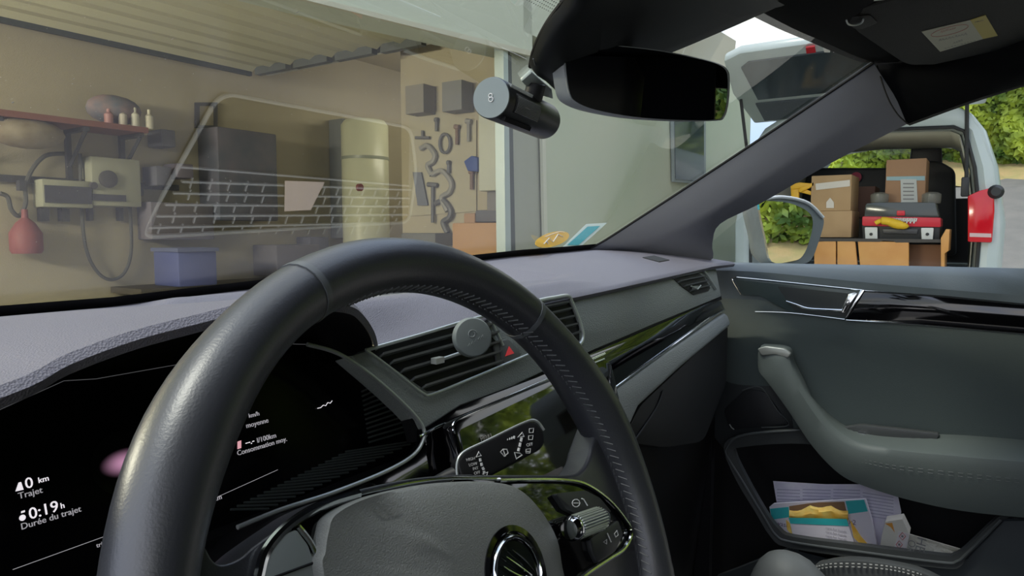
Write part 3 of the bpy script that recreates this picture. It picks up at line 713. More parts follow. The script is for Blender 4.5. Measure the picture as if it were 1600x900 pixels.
def pv(px, py, off=0): return on((px, py), VN, VP+VN*off)
mk('console_body', M().ext([pv(a, b, -.004) for a, b in rnd([(1205, -30), (1420, -50), (1440, -6), (1300, 12), (1250, 14)], 10)], -VN*.01), roof_m, oc, bevel=.002)
mk('lamp_surround', M().ext([pv(a, b, .002) for a, b in rnd([(1270, -12), (1370, -30), (1386, 0), (1300, 9), (1288, 7)], 5)], -VN*.006), satin, oc, bevel=.0008)
mk('lamp_lens', M().ext([pv(a, b, .0035) for a, b in rnd([(1280, -14), (1366, -28), (1376, -3), (1302, 5)], 4)], -VN*.004), mat('lens frosted', (.35, .36, .34), .3, bump=('vor', 900, 1)), oc)
vis = thing('sun_visor', tuple(pv(1450, 50)), 'black fabric passenger sun visor folded up carrying a paper label', 'sun visor')
vm = mat('visor fabric', (.04, .041, .037), .85, bump=('vor', 900, .5))
mk('visor_panel', M().ext([pv(a, b, .004) for a, b in rnd([(1318, 20), (1340, 50), (1417, 102), (1460, 101), (1620, 66), (1760, 20), (1700, -30), (1440, -12), (1360, 10)], [6, 4, 14, 4, 10, 20, 10, 10, 6])], -VN*.014), vm, vis, bevel=.004, seg=3)
mk('visor_clip', M().tube(catmull([pv(a, b, .008) for a, b in ((1322, 31), (1326, 38), (1336, 39.5), (1346, 36), (1349, 30))], 5), .0010, 8), satin, vis, smooth=True)
mk('clip_base', M().ext([pv(a, b, .006) for a, b in rnd([(1322, 27), (1360, 24), (1372, 36), (1345, 47), (1332, 44)], 4)], -VN*.004), mat('deep black', (.002, .002, .002), .7), vis, bevel=.001)
lb = mk('paper_label', M().ext([pv(a, b, .0052) for a, b in ((1440, 50), (1516, 32), (1536, 61), (1469, 81))], -VN*.0008), mat('label cream', (.56, .56, .42), .6), vis, label='cream printed service label with a red oval outline')
mk('label_tab', M().ext([pv(a, b, .0052) for a, b in ((1516, 32), (1540, 24), (1559, 56), (1536, 61))], -VN*.0008), mat('label yellow', (.6, .5, .12), .6), vis, label='yellow end of the label')
rdp = mat('faded red print', (.62, .25, .2), .6); gyp = mat('grey print', (.25, .25, .25), .6)
mk('label_oval', M().tube([pv(1484+30*math.cos(a)*.97+3*math.sin(a)*0, 48-7.5*math.cos(a)*.95+6.0*math.sin(a), .0055) for a in [2*math.pi*k/24 for k in range(24)]], .0003, 5, closed=True), rdp, lb)
lx = (pv(1516, 32)-pv(1440, 50)).normalized(); ly = VN.cross(lx)
if (pv(1440, 50)-pv(1469, 81)).dot(ly) < 0: ly = -ly
def scrib(par, ma, x0, y0, x1, y1, n, h, seed):
    rs2 = random.Random(seed); m_ = M()
    for k in range(n):
        t = k/n; a = x0+(x1-x0)*t; b = y0+(y1-y0)*t
        m_.tube([pv(a, b, .0056), pv(a+rs2.uniform(.8, 2.2), b-h*rs2.uniform(.4, 1), .0056), pv(a+(x1-x0)/n*.7, b+rs2.uniform(-.5, .5), .0056)], .00022, 4)
    mk('label_mark', m_, ma, par)
scrib(lb, rdp, 1470, 51, 1494, 44, 7, 3.5, 1); scrib(lb, gyp, 1467, 64, 1512, 53, 9, 3, 2); scrib(lb, gyp, 1490, 68, 1505, 63, 4, 2.5, 3); scrib(lb, gyp, 1476, 76, 1526, 63, 10, 1.5, 4); scrib(lb, gyp, 1523, 35, 1537, 32, 5, 1.6, 5)

# =================================================================== PASSENGER DOOR
dr = thing('car_door', (.72, 0, .35), 'dark grey passenger car door with armrest, chrome handle and open pocket', 'car door')
X_ = .70
def pd(px, py, x=X_): return onx((px, py), x)
def dslab(name, pts, x, th, ma, par=dr, bevel=0, r=0, seg=2, **k):
    q = rnd(pts, r) if r else pts
    return mk(name, M().ext([pd(a, b, x) for a, b in q], V((th, 0, 0))), ma, par, bevel=bevel, seg=seg, **k)
# upper roll
top_e = catmull([pd(*p, .745) for p in ((1050, 404), (1110, 409), (1200, 411), (1400, 415), (1600, 419.5), (1800, 424))], 4)
r1 = [p+V((-.012, 0, .0006)) for p in top_e]
r2 = catmull([pd(*p, .695) for p in ((1060, 420), (1110, 422), (1200, 426), (1400, 446), (1600, 462), (1800, 478))], 4)
r3 = catmull([pd(*p, .70) for p in ((1100, 462), (1130, 466), (1200, 470), (1400, 490), (1600, 515), (1800, 535))], 4)
r15 = [a*.5+b*.5+V((-.003, 0, .004)) for a, b in zip(r1, r2)]
mk('upper_roll', M().grid([[p+V((.02, 0, -.02)) for p in top_e], top_e, r1, r15, r2, r3]), door_top, dr, smooth=True)
# middle panel with soft bulges
f0 = [p+V((.001, 0, .004)) for p in r3]
a0 = catmull([pd(*p, .694) for p in ((1105, 485), (1135, 492), (1240, 500), (1400, 522), (1600, 545), (1800, 566))], 4)
a1 = catmull([pd(*p, .704) for p in ((1115, 520), (1145, 530), (1245, 530), (1400, 550), (1600, 575), (1800, 600))], 4)
a2 = catmull([pd(*p, .708) for p in ((1130, 660), (1165, 672), (1250, 680), (1400, 700), (1600, 740), (1800, 780))], 4)
mk('middle_panel', M().grid([f0, a0, a1, a2]), door_m, dr, smooth=True)
# handle bezel
bz_o = rnd([(1146, 433), (1346, 453), (1338, 466), (1320, 500), (1240, 489), (1222, 489), (1205, 470), (1188, 462), (1160, 462)], 3)
plate = dslab('handle_bezel', rnd([(1148, 435), (1346, 455), (1322, 499), (1236, 489), (1188, 462), (1160, 461)], 4), .692, .01, mat('bezel dark grey', (.06, .085, .085), .3, spec=.6), bevel=.001)
mk('bezel_trim', M().tube(catmull([pd(a, b, .6905) for a, b in ((1158, 460), (1146, 440), (1146, 434), (1160, 434), (1250, 443), (1345, 453))], 5), .0013, 8), chrome, plate, smooth=True)
mk('bezel_trim', M().tube(catmull([pd(a, b, .6905) for a, b in ((1180, 487), (1236, 489), (1320, 499))], 5), .0010, 8), chrome, plate, smooth=True)
dslab('handle_cup', [(1214, 447), (1340, 460), (1322, 496), (1241, 486)], .6915, .003, mat('cup dark', (.02, .028, .028), .35, spec=.6), par=plate, r=4)
mk('pull_handle', M().tube(catmull([pd(a, b, x) for a, b, x in ((1229, 471, .688), (1244, 476, .684), (1262, 482, .68), (1290, 484, .678), (1316, 485, .678))], 4), .0032, 10, flat=.8), chrome, dr, smooth=True, label='chrome inside door handle')
mk('pull_handle_end', M().ext([pd(a, b, .68) for a, b in rnd([(1312, 489), (1320, 489), (1340, 458), (1336, 457), (1326, 459)], 2)], V((.008, 0, 0))), chrome, dr, bevel=.001)
mk('chrome_strip', M().ext([pd(a, b, .688) for a, b in ((1345, 452), (1351, 453), (1326, 492), (1320, 498))], V((.008, 0, 0))), chrome, dr, bevel=.0006)
dslab('decor_panel', [(1350, 455), (1480, 464), (1700, 486), (1700, 530), (1600, 521), (1450, 508), (1322, 500), (1334, 480)], .692, .012, gloss, bevel=.002)
mk('decor_line', M().tube([pd(a, b, .690) for a, b in ((1322, 500), (1450, 508), (1600, 521), (1700, 530))], .0012, 8), chrome, dr, smooth=True)
mk('decor_line', M().tube([pd(a, b, .690) for a, b in ((1351, 454), (1480, 463), (1600, 475), (1700, 485))], .0009, 8), chrome, dr, smooth=True)
# armrest and grab handle: one swept shape
inner_u = [(1184, 546, .66), (1233, 553, .655), (1240, 585, .65), (1262, 625, .645), (1304, 674, .64), (1342, 695, .635), (1394, 704, .63), (1497, 714, .63), (1600, 722, .63), (1760, 735, .63)]
up_l = [(1188, 543, .66), (1228, 548, .655), (1238, 575, .65), (1262, 618, .645), (1300, 668, .64), (1340, 693, .635), (1394, 703, .63), (1497, 713, .63), (1600, 722, .63), (1760, 736, .63)]
lo_l = [(1184, 560, .66), (1186, 580, .655), (1200, 598, .65), (1232, 642, .648), (1270, 698, .645), (1311, 740, .64), (1352, 760, .64), (1428, 783, .64), (1531, 802, .64), (1760, 822, .64)]
back = [(1200, 545), (1236, 556), (1248, 585), (1276, 628), (1322, 664), (1364, 672), (1410, 676), (1490, 676), (1600, 684), (1760, 700)]
U_ = catmull([pd(*p) for p in up_l], 5); L_ = catmull([pd(*p) for p in lo_l], 5); Bk = catmull([pd(a, b, .715) for a, b in back], 5)
rings = []
for i, (a, b, c) in enumerate(zip(U_, L_, Bk)):
    t = i/(len(U_)-1); d_ = V((.012, 0, -.012))
    s_ = a*.5+b*.5+V((-.007, 0, 0)); hi = a*.85+b*.15+V((-.006, 0, 0)); lo = a*.12+b*.88+V((-.003, 0, 0))
    k_ = a+V((.006, 0, .003))
    q = V((.71, b.y, b.z+.012)) if t > .25 else b+V((.03, .004, .006))
    if t <= .3: c = a+V((.03, 0, .003))
    rings.append([c, k_, a, hi, s_, lo, b, q])
mk('armrest', M().loft(rings), mat('armrest vinyl', (.14, .165, .155), .5, spec=.4, bump=('noise', 700, .15)), dr, smooth=True, label='padded armrest sweeping up into a grab handle')
mk('grab_cap', M().ext([pd(a, b, .648) for a, b in rnd([(1183, 545), (1196, 541), (1226, 545), (1236, 553), (1231, 560), (1210, 554), (1190, 556)], 3)], V((.01, 0, 0))), mat('grab satin', (.5, .52, .48), .35, metal=.5), dr, bevel=.002, seg=3)
m = M()
for off in (6, 11):
    pts = [pd(a, b+off-6, x-.0045) for a, b, x in ((1342, 716, .634), (1394, 727, .63), (1497, 739, .63), (1600, 750, .63), (1700, 760, .63))]
    cc = catmull(pts, 14)
    for p, q in zip(cc[:-1:2], cc[1::2]): m.tube([p, q], .0005, 4)
mk('armrest_stitching', m, mat('dark stitch', (.14, .15, .15), .6), dr, kind='stuff')
sw = dslab('window_switch_panel', [(1318, 668), (1345, 664), (1468, 678), (1462, 690), (1340, 690)], .688, .014, mat('switch panel', (.09, .095, .095), .4), bevel=.001, r=4)
mk('window_switch', M().box(pd(1347, 679, .684), (.006, .012, .005)), chrome, sw)
# pocket: frame ring + cavity
po = [(1131, 702), (1150, 682), (1236, 672), (1300, 676), (1420, 700), (1600, 750), (1700, 770), (1700, 812), (1600, 812), (1568, 812), (1514, 866), (1500, 886), (1470, 888), (1340, 872), (1232, 856), (1205, 840), (1180, 800), (1150, 750)]
pi_ = [(1148, 708), (1157, 699), (1236, 693), (1300, 700), (1420, 730), (1590, 770), (1596, 790), (1596, 806), (1580, 806), (1560, 808), (1508, 856), (1490, 867), (1470, 868), (1340, 852), (1240, 839), (1218, 828), (1196, 800), (1165, 745)]
mk('pocket_frame', M().ring([pd(a, b, .672) for a, b in c2(po, 3, True)], [pd(a, b, .676) for a, b in c2(pi_, 3, True)], (.014, 0, 0)), mat('pocket rim', (.055, .06, .06), .5), dr, smooth=True, bevel=.0)
mk('pocket_rim', M().tube(catmull([pd(a, b, .672) for a, b in ((1250, 672), (1180, 677), (1150, 684), (1137, 698), (1136, 712), (1160, 752), (1195, 810), (1212, 836), (1236, 847), (1340, 862), (1470, 879), (1496, 877), (1512, 864), (1564, 812))], 5), .0026, 8), mat('rim light', (.10, .11, .11), .4), dr, smooth=True)
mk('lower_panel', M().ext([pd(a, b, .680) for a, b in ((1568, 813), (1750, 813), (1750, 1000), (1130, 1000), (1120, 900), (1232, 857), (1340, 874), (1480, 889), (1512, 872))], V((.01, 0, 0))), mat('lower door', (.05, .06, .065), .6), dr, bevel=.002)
mk('pocket_back', M().ext([pd(a, b, .80) for a, b in ((1080, 600), (1750, 680), (1750, 980), (1080, 960))], V((.01, 0, 0))), black_m, dr)
flo = pd(1240, 850, .7).z
mk('pocket_floor', M().box((.74, -.12, .545), (.12, .34, .008)), black_m, dr)
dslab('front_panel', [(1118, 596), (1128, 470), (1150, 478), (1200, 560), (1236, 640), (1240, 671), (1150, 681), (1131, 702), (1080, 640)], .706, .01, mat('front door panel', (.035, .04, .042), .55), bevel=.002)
sk_ = dslab('speaker_cover', [(1130, 640), (1165, 608), (1196, 612), (1215, 640), (1233, 664), (1180, 668), (1140, 672)], .700, .006, soft_black, r=8, bevel=.001)
mk('cover_edge', M().tube(catmull([pd(a, b, .699) for a, b in ((1160, 610), (1180, 604), (1194, 610), (1214, 640), (1232, 664), (1190, 668))], 5), .0011, 6), mat('rim light', (.10, .11, .11), .4), dr, smooth=True)
mk('door_clip', M().tube([pd(1140, 663, .697), pd(1143, 668, .697), pd(1147, 671, .697)], .0012, 6), satin, dr, smooth=True)
mk('window_glass', M().ext([V((.748, .33, 1.04)), V((.748, -.7, 1.04)), V((.60, -.7, 1.44)), V((.60, -.14, 1.40))], V((.003, 0, .001))), glass_mat('side glass', (.95, .97, .96), 1.0), dr)
# =================================================================== SIDE MIRROR (part of the door)
SX = .86
gp = [(1186, 317), (1200, 314), (1232, 317), (1260, 329), (1270, 345), (1265, 375), (1254, 400), (1238, 408), (1206, 409), (1197, 375)]
smn = V((-.62, -.79, -.0)).normalized(); smp = V((.98, .04, 1.11))
def psm(px, py, off=0): return on((px, py), smn, smp+smn*off)
sh = [(1184, 316), (1196, 311), (1228, 310), (1262, 318), (1284, 338), (1287, 350), (1280, 375), (1268, 405), (1250, 412), (1206, 411), (1196, 372)]
shc = c2(sh, 4, True); mx_ = sum(a for a, b in shc)/len(shc); my_ = sum(b for a, b in shc)/len(shc)
def shs(s, off): return [psm(mx_+(a-mx_)*s, my_+(b-my_)*s)-smn*off for a, b in shc]
sm = mk('side_mirror', M().loft([shs(1, 0), shs(1.02, .012), shs(1.0, .04), shs(.85, .07), shs(.5, .09)]), mat('mirror shell grey', (.16, .19, .21), .35, spec=.6), dr, smooth=True)
mk('mirror_glass', M().ext([psm(a, b, .004) for a, b in c2(gp, 4, True)], -smn*.006), mat('clear mirror', (.75, .78, .76), .0, metal=1), sm)
mk('shell_cap', M().tube(catmull([psm(a, b, .002) for a, b in ((1184, 317), (1196, 311), (1225, 308), (1262, 317), (1286, 340))], 5), .0035, 10), mat('white paint', (.6, .63, .64), .25, coat=.5), sm, smooth=True)
mk('mirror_foot', M().ext([V((.76, .14, 1.03)), V((.76, .22, 1.03)), V((.93, .17, 1.035)), V((.93, .11, 1.035))], (0, 0, .025)), MATS['mirror shell grey'], sm, bevel=.006)

# =================================================================== POCKET CONTENTS
def psl(name, pts, x, th, ma, parent=None, bevel=0, dx=None, **k):
    """flat sheet leaning in the pocket: x grows with height (leans outward)"""
    lean = .18; q = []
    nn_ = V((1, 0, -lean)).normalized(); pp = V((x, 0, .62))
    q = [on(p, nn_, pp) for p in pts]
    return mk(name, M().ext(q, nn_*th), ma, parent, bevel=bevel, **k)
pap = mat('leaflet paper', (.74, .70, .84), .8, var=(60, (.80, .78, .88)))
lf = psl('leaflet', [(1208, 752), (1290, 757), (1352, 757), (1402, 771), (1408, 800), (1402, 838), (1412, 872), (1232, 850), (1216, 800)], .735, .003, pap, **T('large folded white leaflet covered in small print at the back of the door pocket', 'leaflet'))
for r_ in range(9):
    y0 = 764+r_*5.0
    for (xa, xb) in ((1214, 1250), (1254, 1298), (1302, 1344), (1348, 1396)):
        if y0 < 768 and xa > 1340: continue
        nn_ = V((1, 0, -.18)).normalized()
        q = [on(p, nn_, V((.7345, 0, .62))) for p in ((xa, y0), (xb, y0+1.5+(xa > 1340)*6), (xb, y0+3+(xa > 1340)*6), (xa, y0+1.6))]
        if xa < 1345 and y0 > 790: continue
        mk('print_line', M().add(q, [(0, 1, 2, 3)]), mat('faint print', (.50, .48, .62), .8), lf)
teal = mat('teal card', (.03, .52, .54), .55); wh = mat('white card', (.85, .80, .88), .6); brn = mat('cardboard brown', (.30, .17, .09), .8)
bx = psl('glove_packet', [(1202, 792), (1208, 787), (1300, 782), (1352, 780), (1362, 812), (1371, 858), (1300, 850), (1235, 840), (1208, 826)], .712, .012, wh, **T('open white and teal cardboard box of yellow wipes in the door pocket', 'box'))
psl('teal_band', [(1203, 795), (1232, 792), (1234, 808), (1206, 812)], .7112, .001, teal, bx)
psl('teal_band', [(1321, 783), (1350, 781), (1356, 799), (1326, 803)], .7112, .001, teal, bx)
psl('box_inside', [(1233, 791), (1260, 787), (1280, 785), (1319, 784), (1326, 812), (1235, 812)], .711, .001, brn, bx)
yel = mat('yellow cloth', (.95, .50, .05), .6, var=(50, (1, .75, .2)))
m = M(); nn_ = V((1, 0, -.18)).normalized(); rr_ = []
for j in range(7):
    row = []
    for i in range(15):
        t = i/14; px = 1233+t*92; topy = 797-9*math.sin(t*3.0)+5*abs(math.sin(t*9)); py = topy+(815-topy)*j/6
        row.append(on((px, py), nn_, V((.709-.007*math.sin(j/6*3.1)-.004*noise.noise(V((i*.9, j*.8, 2))), 0, .62))))
    rr_.append(row)
mk('cloth', M().grid(rr_), yel, bx, smooth=True)
psl('cloth_strip', [(1328, 812), (1345, 838), (1360, 855), (1348, 854), (1334, 840)], .7085, .002, yel, bx)
psl('cloth_strip', [(1228, 812), (1234, 818), (1238, 836), (1230, 828)], .7085, .002, yel, bx)
psl('box_front', [(1232, 810), (1323, 812), (1336, 852), (1300, 850), (1240, 838)], .703, .002, wh, bx)
psl('teal_band', [(1232, 809), (1323, 811), (1326, 822), (1235, 818)], .7022, .001, teal, bx)
nlx = V((0, -1, 0)); nly = V((.18, 0, 1)).normalized()
def ptx(body, px, py, x, s, ma, par):
    q = on((px, py), nn_, V((x, 0, .62))); return text('printed_text', body, q, nlx, nly, s, ma, par, .0001)
pgr = mat('purple print', (.22, .16, .28), .7)
ptx('wash', 1212, 820, .7105, .012, pgr, bx)
for k_ in range(4): ptx('care for hands', 1290, 826+k_*6, .7018, .006, mat('soft grey print', (.42, .40, .46), .7), bx)
ptx('x2', 1326, 818, .7105, .012, pgr, bx)
sb = thing('small_carton', tuple(on((1395, 855), nn_, V((.70, 0, .62)))), 'small crushed white carton with hazard symbols beside the leaflet', 'carton')
crm = mat('cream card', (.78, .75, .66), .7)
f4 = [on(p, nn_, V((.70, 0, .62))) for p in ((1383, 815), (1410, 811), (1421, 834), (1415, 866), (1374, 860), (1378, 836))]
mk('carton_body', M().ext(f4, V((.03, 0, 0))), crm, sb, bevel=.001)
psl('carton_front', [(1404, 830), (1421, 834), (1415, 866), (1396, 862)], .699, .001, mat('pale card', (.85, .80, .80), .7), sb)
psl('orange_flash', [(1383, 818), (1394, 817), (1398, 832), (1392, 824)], .699, .001, mat('orange print', (.8, .35, .05), .6), sb)
for cx_, cy_2 in ((1410, 838), (1405, 851)):
    q = [on((cx_+a*5, cy_2+b*6), nn_, V((.698, 0, .62))) for a, b in ((0, -1), (1, 0), (0, 1), (-1, 0))]
    mk('hazard_diamond', M().tube(q, .0006, 5, closed=True), mat('hazard red', (.6, .08, .08), .6), sb)
    mk('hazard_dot', M().box(on((cx_, cy_2), nn_, V((.698, 0, .62))), (.001, .003, .003)), gyp, sb)
# crumpled paper
rr_ = []
for i in range(13):
    row = []
    for j in range(6):
        t = i/12; px = 1414+t*92; y0 = 832+t*27; y1 = 864+t*6; py = y0+(y1-y0)*j/5
        row.append(on((px, py), nn_, V((.705+.010*noise.noise(V((i*.55, j*.7, 5)))+.012*math.sin(j*.8), 0, .62))))
    rr_.append(row)
cpn = mk('crumpled_paper', M().grid(rr_), mat('tissue paper', (.82, .80, .72), .8), solid=.0008, smooth=False, **T('crumpled cream paper bag with dark letters at the end of the pocket', 'paper'))
q = on((1434, 838), nn_, V((.684, 0, .62))); text('printed_text', 'HET', q, V((-.05, .12, -1)), V((0, -1, -.12)), .020, gyp, cpn, .0001)
q = on((1420, 842), nn_, V((.684, 0, .62))); text('printed_text', 'OR', q, V((-.05, .12, -1)), V((0, -1, -.12)), .016, gyp, cpn, .0001)
# =================================================================== SEATS
st_m = mat('seat grey vinyl', (.20, .21, .205), .5, spec=.4)
def blob(name, path, rads, ma, par=None, flat=1, **k):
    return mk(name, M().tube(catmull(path, 6), sum([[rads[i]+(rads[i+1]-rads[i])*j/6 for j in range(6)] for i in range(len(rads)-1)], [])+[rads[-1]], 20, flat=flat), ma, par, smooth=True, **k)
stt = thing('passenger_seat', (.4, -.15, .40), 'grey vinyl passenger seat cushion with double white stitching', 'seat')
c_ = onx((1228, 905), .45)
hump = [onx(p, .45) for p in ((1240, 990), (1236, 940), (1228, 905), (1222, 885), (1218, 872), (1216, 864), (1215, 860))]
mk('side_bolster', M().tube(hump, [.085, .07, .058, .045, .032, .018, .004], 24, flat=.8), st_m, stt, smooth=True)
ctr_s = onx((1370, 960), .52)
rr_ = []
for i in range(9):
    row = []
    for j in range(9):
        a_ = i/8-.5; b_ = j/8-.5
        row.append(ctr_s+V((a_*.30, b_*.20, .035-.12*abs(a_)**2.2-.09*abs(b_)**2.2)))
    rr_.append(row)
mk('cushion', M().grid(rr_), st_m, stt, smooth=True, solid=.02)
m = M()
for off in (0, 5):
    cc = catmull([onx((a, b+off), .50) for a, b in ((1276, 885), (1300, 881), (1340, 881), (1380, 884), (1410, 889), (1440, 898))], 9)
    for p, q in zip(cc[:-1:2], cc[1::2]): m.tube([p, q], .0011, 4)
mk('seat_stitching', m, thread_l, stt, kind='stuff')
mk('piping_panel', M().ext([onx(p, .503) for p in c2([(1268, 892), (1300, 878), (1340, 876), (1390, 882), (1450, 898), (1480, 930), (1260, 930)], 3, True)], (.02, 0, 0)), mat('seat dark grey', (.075, .08, .08), .5), stt, bevel=.003)
mk('car_floor', M().box((-.1, -.2, .30), (1.6, 1.8, .03)), black_m, None, **T('black carpeted footwell floor below the dashboard', 'car floor'))

# =================================================================== ITEMS AT THE WINDSHIELD BASE
def lean_card(name, pts, yy, tilt_, th, ma, **k):
    n_ = V((.25, -math.cos(tilt_), math.sin(tilt_))).normalized(); q = [on(p, n_, V((.38, yy, 1.10))) for p in pts]
    return mk(name, M().ext(q, -n_*th), ma, None, **k), n_
el = []
for k in range(28):
    a = 2*math.pi*k/28; el.append((863+27*math.cos(a)*.98, 374-6*math.cos(a)-0+12*math.sin(a)*.95))
ow, n_ = lean_card('round_sticker', el, .42, R(35), .0008, mat('yellow sticker', (.75, .42, .02), .5), **T('round yellow parking disc leaning at the windshield base', 'sticker'))
def lp(px, py, off=.0012): return on((px, py), n_, V((.38, .42, 1.10))+n_*off)
mk('printed_mark', M().tube([lp(a, b) for a, b in ((850, 381), (858, 372), (864, 378), (872, 366), (880, 370))], .0009, 5).tube([lp(a, b) for a, b in ((852, 370), (862, 366), (874, 362), (882, 363))], .0006, 5), mat('white ink', (.8, .78, .7), .5), ow)
mk('printed_mark', M().lathe(lp(855, 379), n_, [(.003, 0), (.003, .0003)], 12), mat('blue ink', (.25, .3, .5), .5), ow)
cd_, n_ = lean_card('permit_card', [(876, 389), (904, 388), (949, 348), (916, 350)], .42, R(35), .0008, mat('card white', (.6, .68, .62), .5), **T('white and teal permit card leaning at the windshield base', 'card'))
mk('teal_print', M().ext([lp(a, b) for a, b in ((886, 383), (904, 383), (938, 353), (918, 354))], n_*.0003), mat('teal ink', (.0, .28, .34), .5, var=(300, (.05, .42, .45))), cd_)

# =================================================================== CAR HOOD
mk('car_hood', M().grid([[V((x*1.0, y, .985-.10*(y-.55)-.05*abs(x)**2-.10*max(0, y-1.3)**2)) for x in (-.8, -.4, 0, .4, .8)] for y in (.55, .8, 1.1, 1.4, 1.7)]), mat('dark car paint', (.02, .025, .03), .2, coat=.8), None, smooth=True, solid=.004, **T('dark painted car hood hidden just below the windshield', 'hood'))

# =================================================================== GARAGE
GB, GR, GF = 4.6, 2.98, 1.97
beige = mat('garage plaster', (.38, .335, .245), .9, var=(1.2, (.42, .375, .275)), bump=('noise', 20, .1))
lowp = mat('garage side plaster', (.45, .395, .28), .9, bump=('noise', 20, .1))
mk('wall_back', M().box((1.6, GB+.06, 1.55), (7.8, .12, 3.2)), beige, None, **STR)
mk('wall_right', M().box((GR+.06, 2.62, 1.55), (.12, .96, 3.2)).box((4.3, 3.16, 1.55), (2.5, .12, 3.2)).box((5.5, 3.9, 1.55), (.12, 1.5, 3.2)), lowp, None, **STR)
mk('wall_left', M().box((-2.3, 3.3, 1.55), (.12, 2.6, 3.2)), beige, None, **STR)
mk('ceiling', M().box((1.6, 3.35, 2.75), (7.8, 2.7, .1)), beige, None, **STR)
mk('floor', M().box((1.6, 1.0, -.04), (8.0, 7.6, .08)), mat('concrete', (.33, .32, .29), .9, var=(2, (.4, .38, .34))), None, **STR)
tb = thing('fill_lamp', (-2.1, 3.3, 1.85), 'white tube lamp fixed to the left garage wall', 'lamp')  # unseen fixture added to go with the garage fill light
mk('fill_lamp_tray', M().box((-2.2, 3.3, 1.95), (.06, 1.7, .14)), mat('white enamel', (.7, .7, .66), .4), tb)
mk('fill_lamp_tube', M().tube([V((-2.15, 2.5, 1.95)), V((-2.15, 4.1, 1.95))], .013, 10), mat('tube', (1, .95, .8), .4, emit=2), tb)
gl2 = bpy.data.lights.new('niche_fill_light', 'AREA'); gl2.shape = 'RECTANGLE'; gl2.size = 1.2; gl2.size_y = .1; gl2.energy = 9; gl2.color = (1, .92, .74)  # second added fill light, lifts the dark alcove
g2o = bpy.data.objects.new('niche_fill_light', gl2); COL.objects.link(g2o); g2o.location = (4.3, 3.36, 2.2); g2o.rotation_euler = (R(72), 0, 0)
tb2 = thing('fill_lamp', (4.3, 3.25, 2.1), 'white tube lamp in the alcove in front of the water heater', 'lamp')  # fixture added around the alcove fill light
mk('fill_lamp_tray', M().box((4.3, 3.26, 2.2), (1.3, .06, .12)), mat('white enamel', (.7, .7, .66), .4), tb2)
mk('fill_lamp_tube', M().tube([V((3.7, 3.31, 2.2)), V((4.9, 3.31, 2.2))], .013, 10), mat('tube', (1, .95, .8), .4, emit=2), tb2)
# raised overhead door made of ribbed sections
od = thing('overhead_garage_door', (.4, 2.4, 2.2), 'cream ribbed sectional garage door raised under the ceiling', 'garage door')
dm = mat('door cream', (.60, .58, .42), .6); dm2 = mat('door edge grey', (.10, .11, .11), .6)
ends = [(430, 114), (455, 108), (530, 92), (600, 78), (680, 62), (745, 46)]
edge_z = 2.34
sy = [onz(p, edge_z) for p in ends]
y_hi = 4.42; n_s = 5
xr = sy[0].x-.12
for k in range(n_s):
    ya = y_hi-(y_hi-2.35)*k/n_s; yb_ = y_hi-(y_hi-2.35)*(k+1)/n_s
    xr_ = xr+.02*k
    m = M()
    prof = []
    for j in range(9):
        yy = ya+(yb_-ya)*j/8; prof.append((yy, edge_z+(0, .03, .03, .03, .008, .03, .03, .03, 0)[j]))
    m.grid([[V((-2.2, a, b)) for a, b in prof], [V((xr_, a, b)) for a, b in prof], [V((xr_, a, b+.04)) for a, b in prof], [V((-2.2, a, b+.04)) for a, b in prof]], False)
    mk('door_section', m, dm, od)
    mk('end_bracket', M().box((xr_+.025, (ya+yb_)/2, edge_z+.01), (.05, (ya-yb_)*.86, .07)), dm2, od)
mk('end_seal', M().box(((xr-2.2)/2, y_hi+.02, edge_z-.005), (xr+2.2, .03, .05)), mat('rubber seal', (.04, .05, .05), .7), od)
mk('door_track', M().box((xr+.16, 3.4, edge_z+.03), (.03, 2.1, .05)), satin, od)
# facade above and beside the opening
fac = mat('facade render', (.56, .58, .44), .9, bump=('noise', 15, .1), var=(.9, (.48, .54, .40)))
hp = [ony((a, b), GF-.02) for a, b in ((300, -52), (830, 80), (832, 95), (300, -37))]
header = M().ext([ony((-200, -200), GF), ony((510, 2), GF), ony((832, 82), GF), V((2.76, GF, 3.0)), V((-2.4, GF, 3.0)), V((-2.4, GF, 2.1))], (0, .25, 0)).box((2.95, GF+.12, 2.75), (.5, .24, 1.0))
mk('wall_front', header, mat('header render', (.62, .66, .55), .9, bump=('noise', 15, .1)), None, **STR)
mk('trim_1', M().ext([ony(p, GF-.02) for p in ((340, -42), (832, 80), (832, 88), (340, -34))], (0, .02, 0)), mat('pale trim', (.62, .60, .48), .6), None, **STR)
mk('door_jamb', M().ext([ony((a, b), GF) for a, b in ((786.5, 73), (793.5, 75), (799, 420), (790, 420))], (0, .06, 0)), mat('pale blue metal', (.50, .58, .56), .4, metal=.2), None, **T('pale metal post at the right side of the garage opening', 'post'))
mk('trim_2', M().ext([ony((a, b), GF+.01) for a, b in ((793, 86), (799, 86), (806, 420), (799, 420))], (0, .06, 0)), dm2, None, **STR)
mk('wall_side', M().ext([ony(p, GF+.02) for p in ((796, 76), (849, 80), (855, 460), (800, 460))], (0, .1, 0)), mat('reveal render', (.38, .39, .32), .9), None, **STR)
mk('wall_facade', M().ext([ony((849, 90), GF), ony((1040, 90), GF), ony((1165, 114), GF), V((7.3, GF, ony((1165, 114), GF).z)), V((7.3, GF, 0)), ony((857, 460), GF), ony((853, 300), GF)], (0, .1, 0)), fac, None, **STR)
mk('trim_3', M().ext([ony(p, GF-.012) for p in ((846, 150), (851, 150), (857, 420), (852, 420))], (0, .02, 0)), mat('pale joint', (.62, .62, .5), .7), None, **STR)
wd = mk('window_1', M().ext([ony(p, GF-.03) for p in ((1051, 186), (1103, 172), (1103, 288), (1053, 284))], (0, .02, 0)), mat('window frame', (.28, .32, .32), .5), None, **STR)
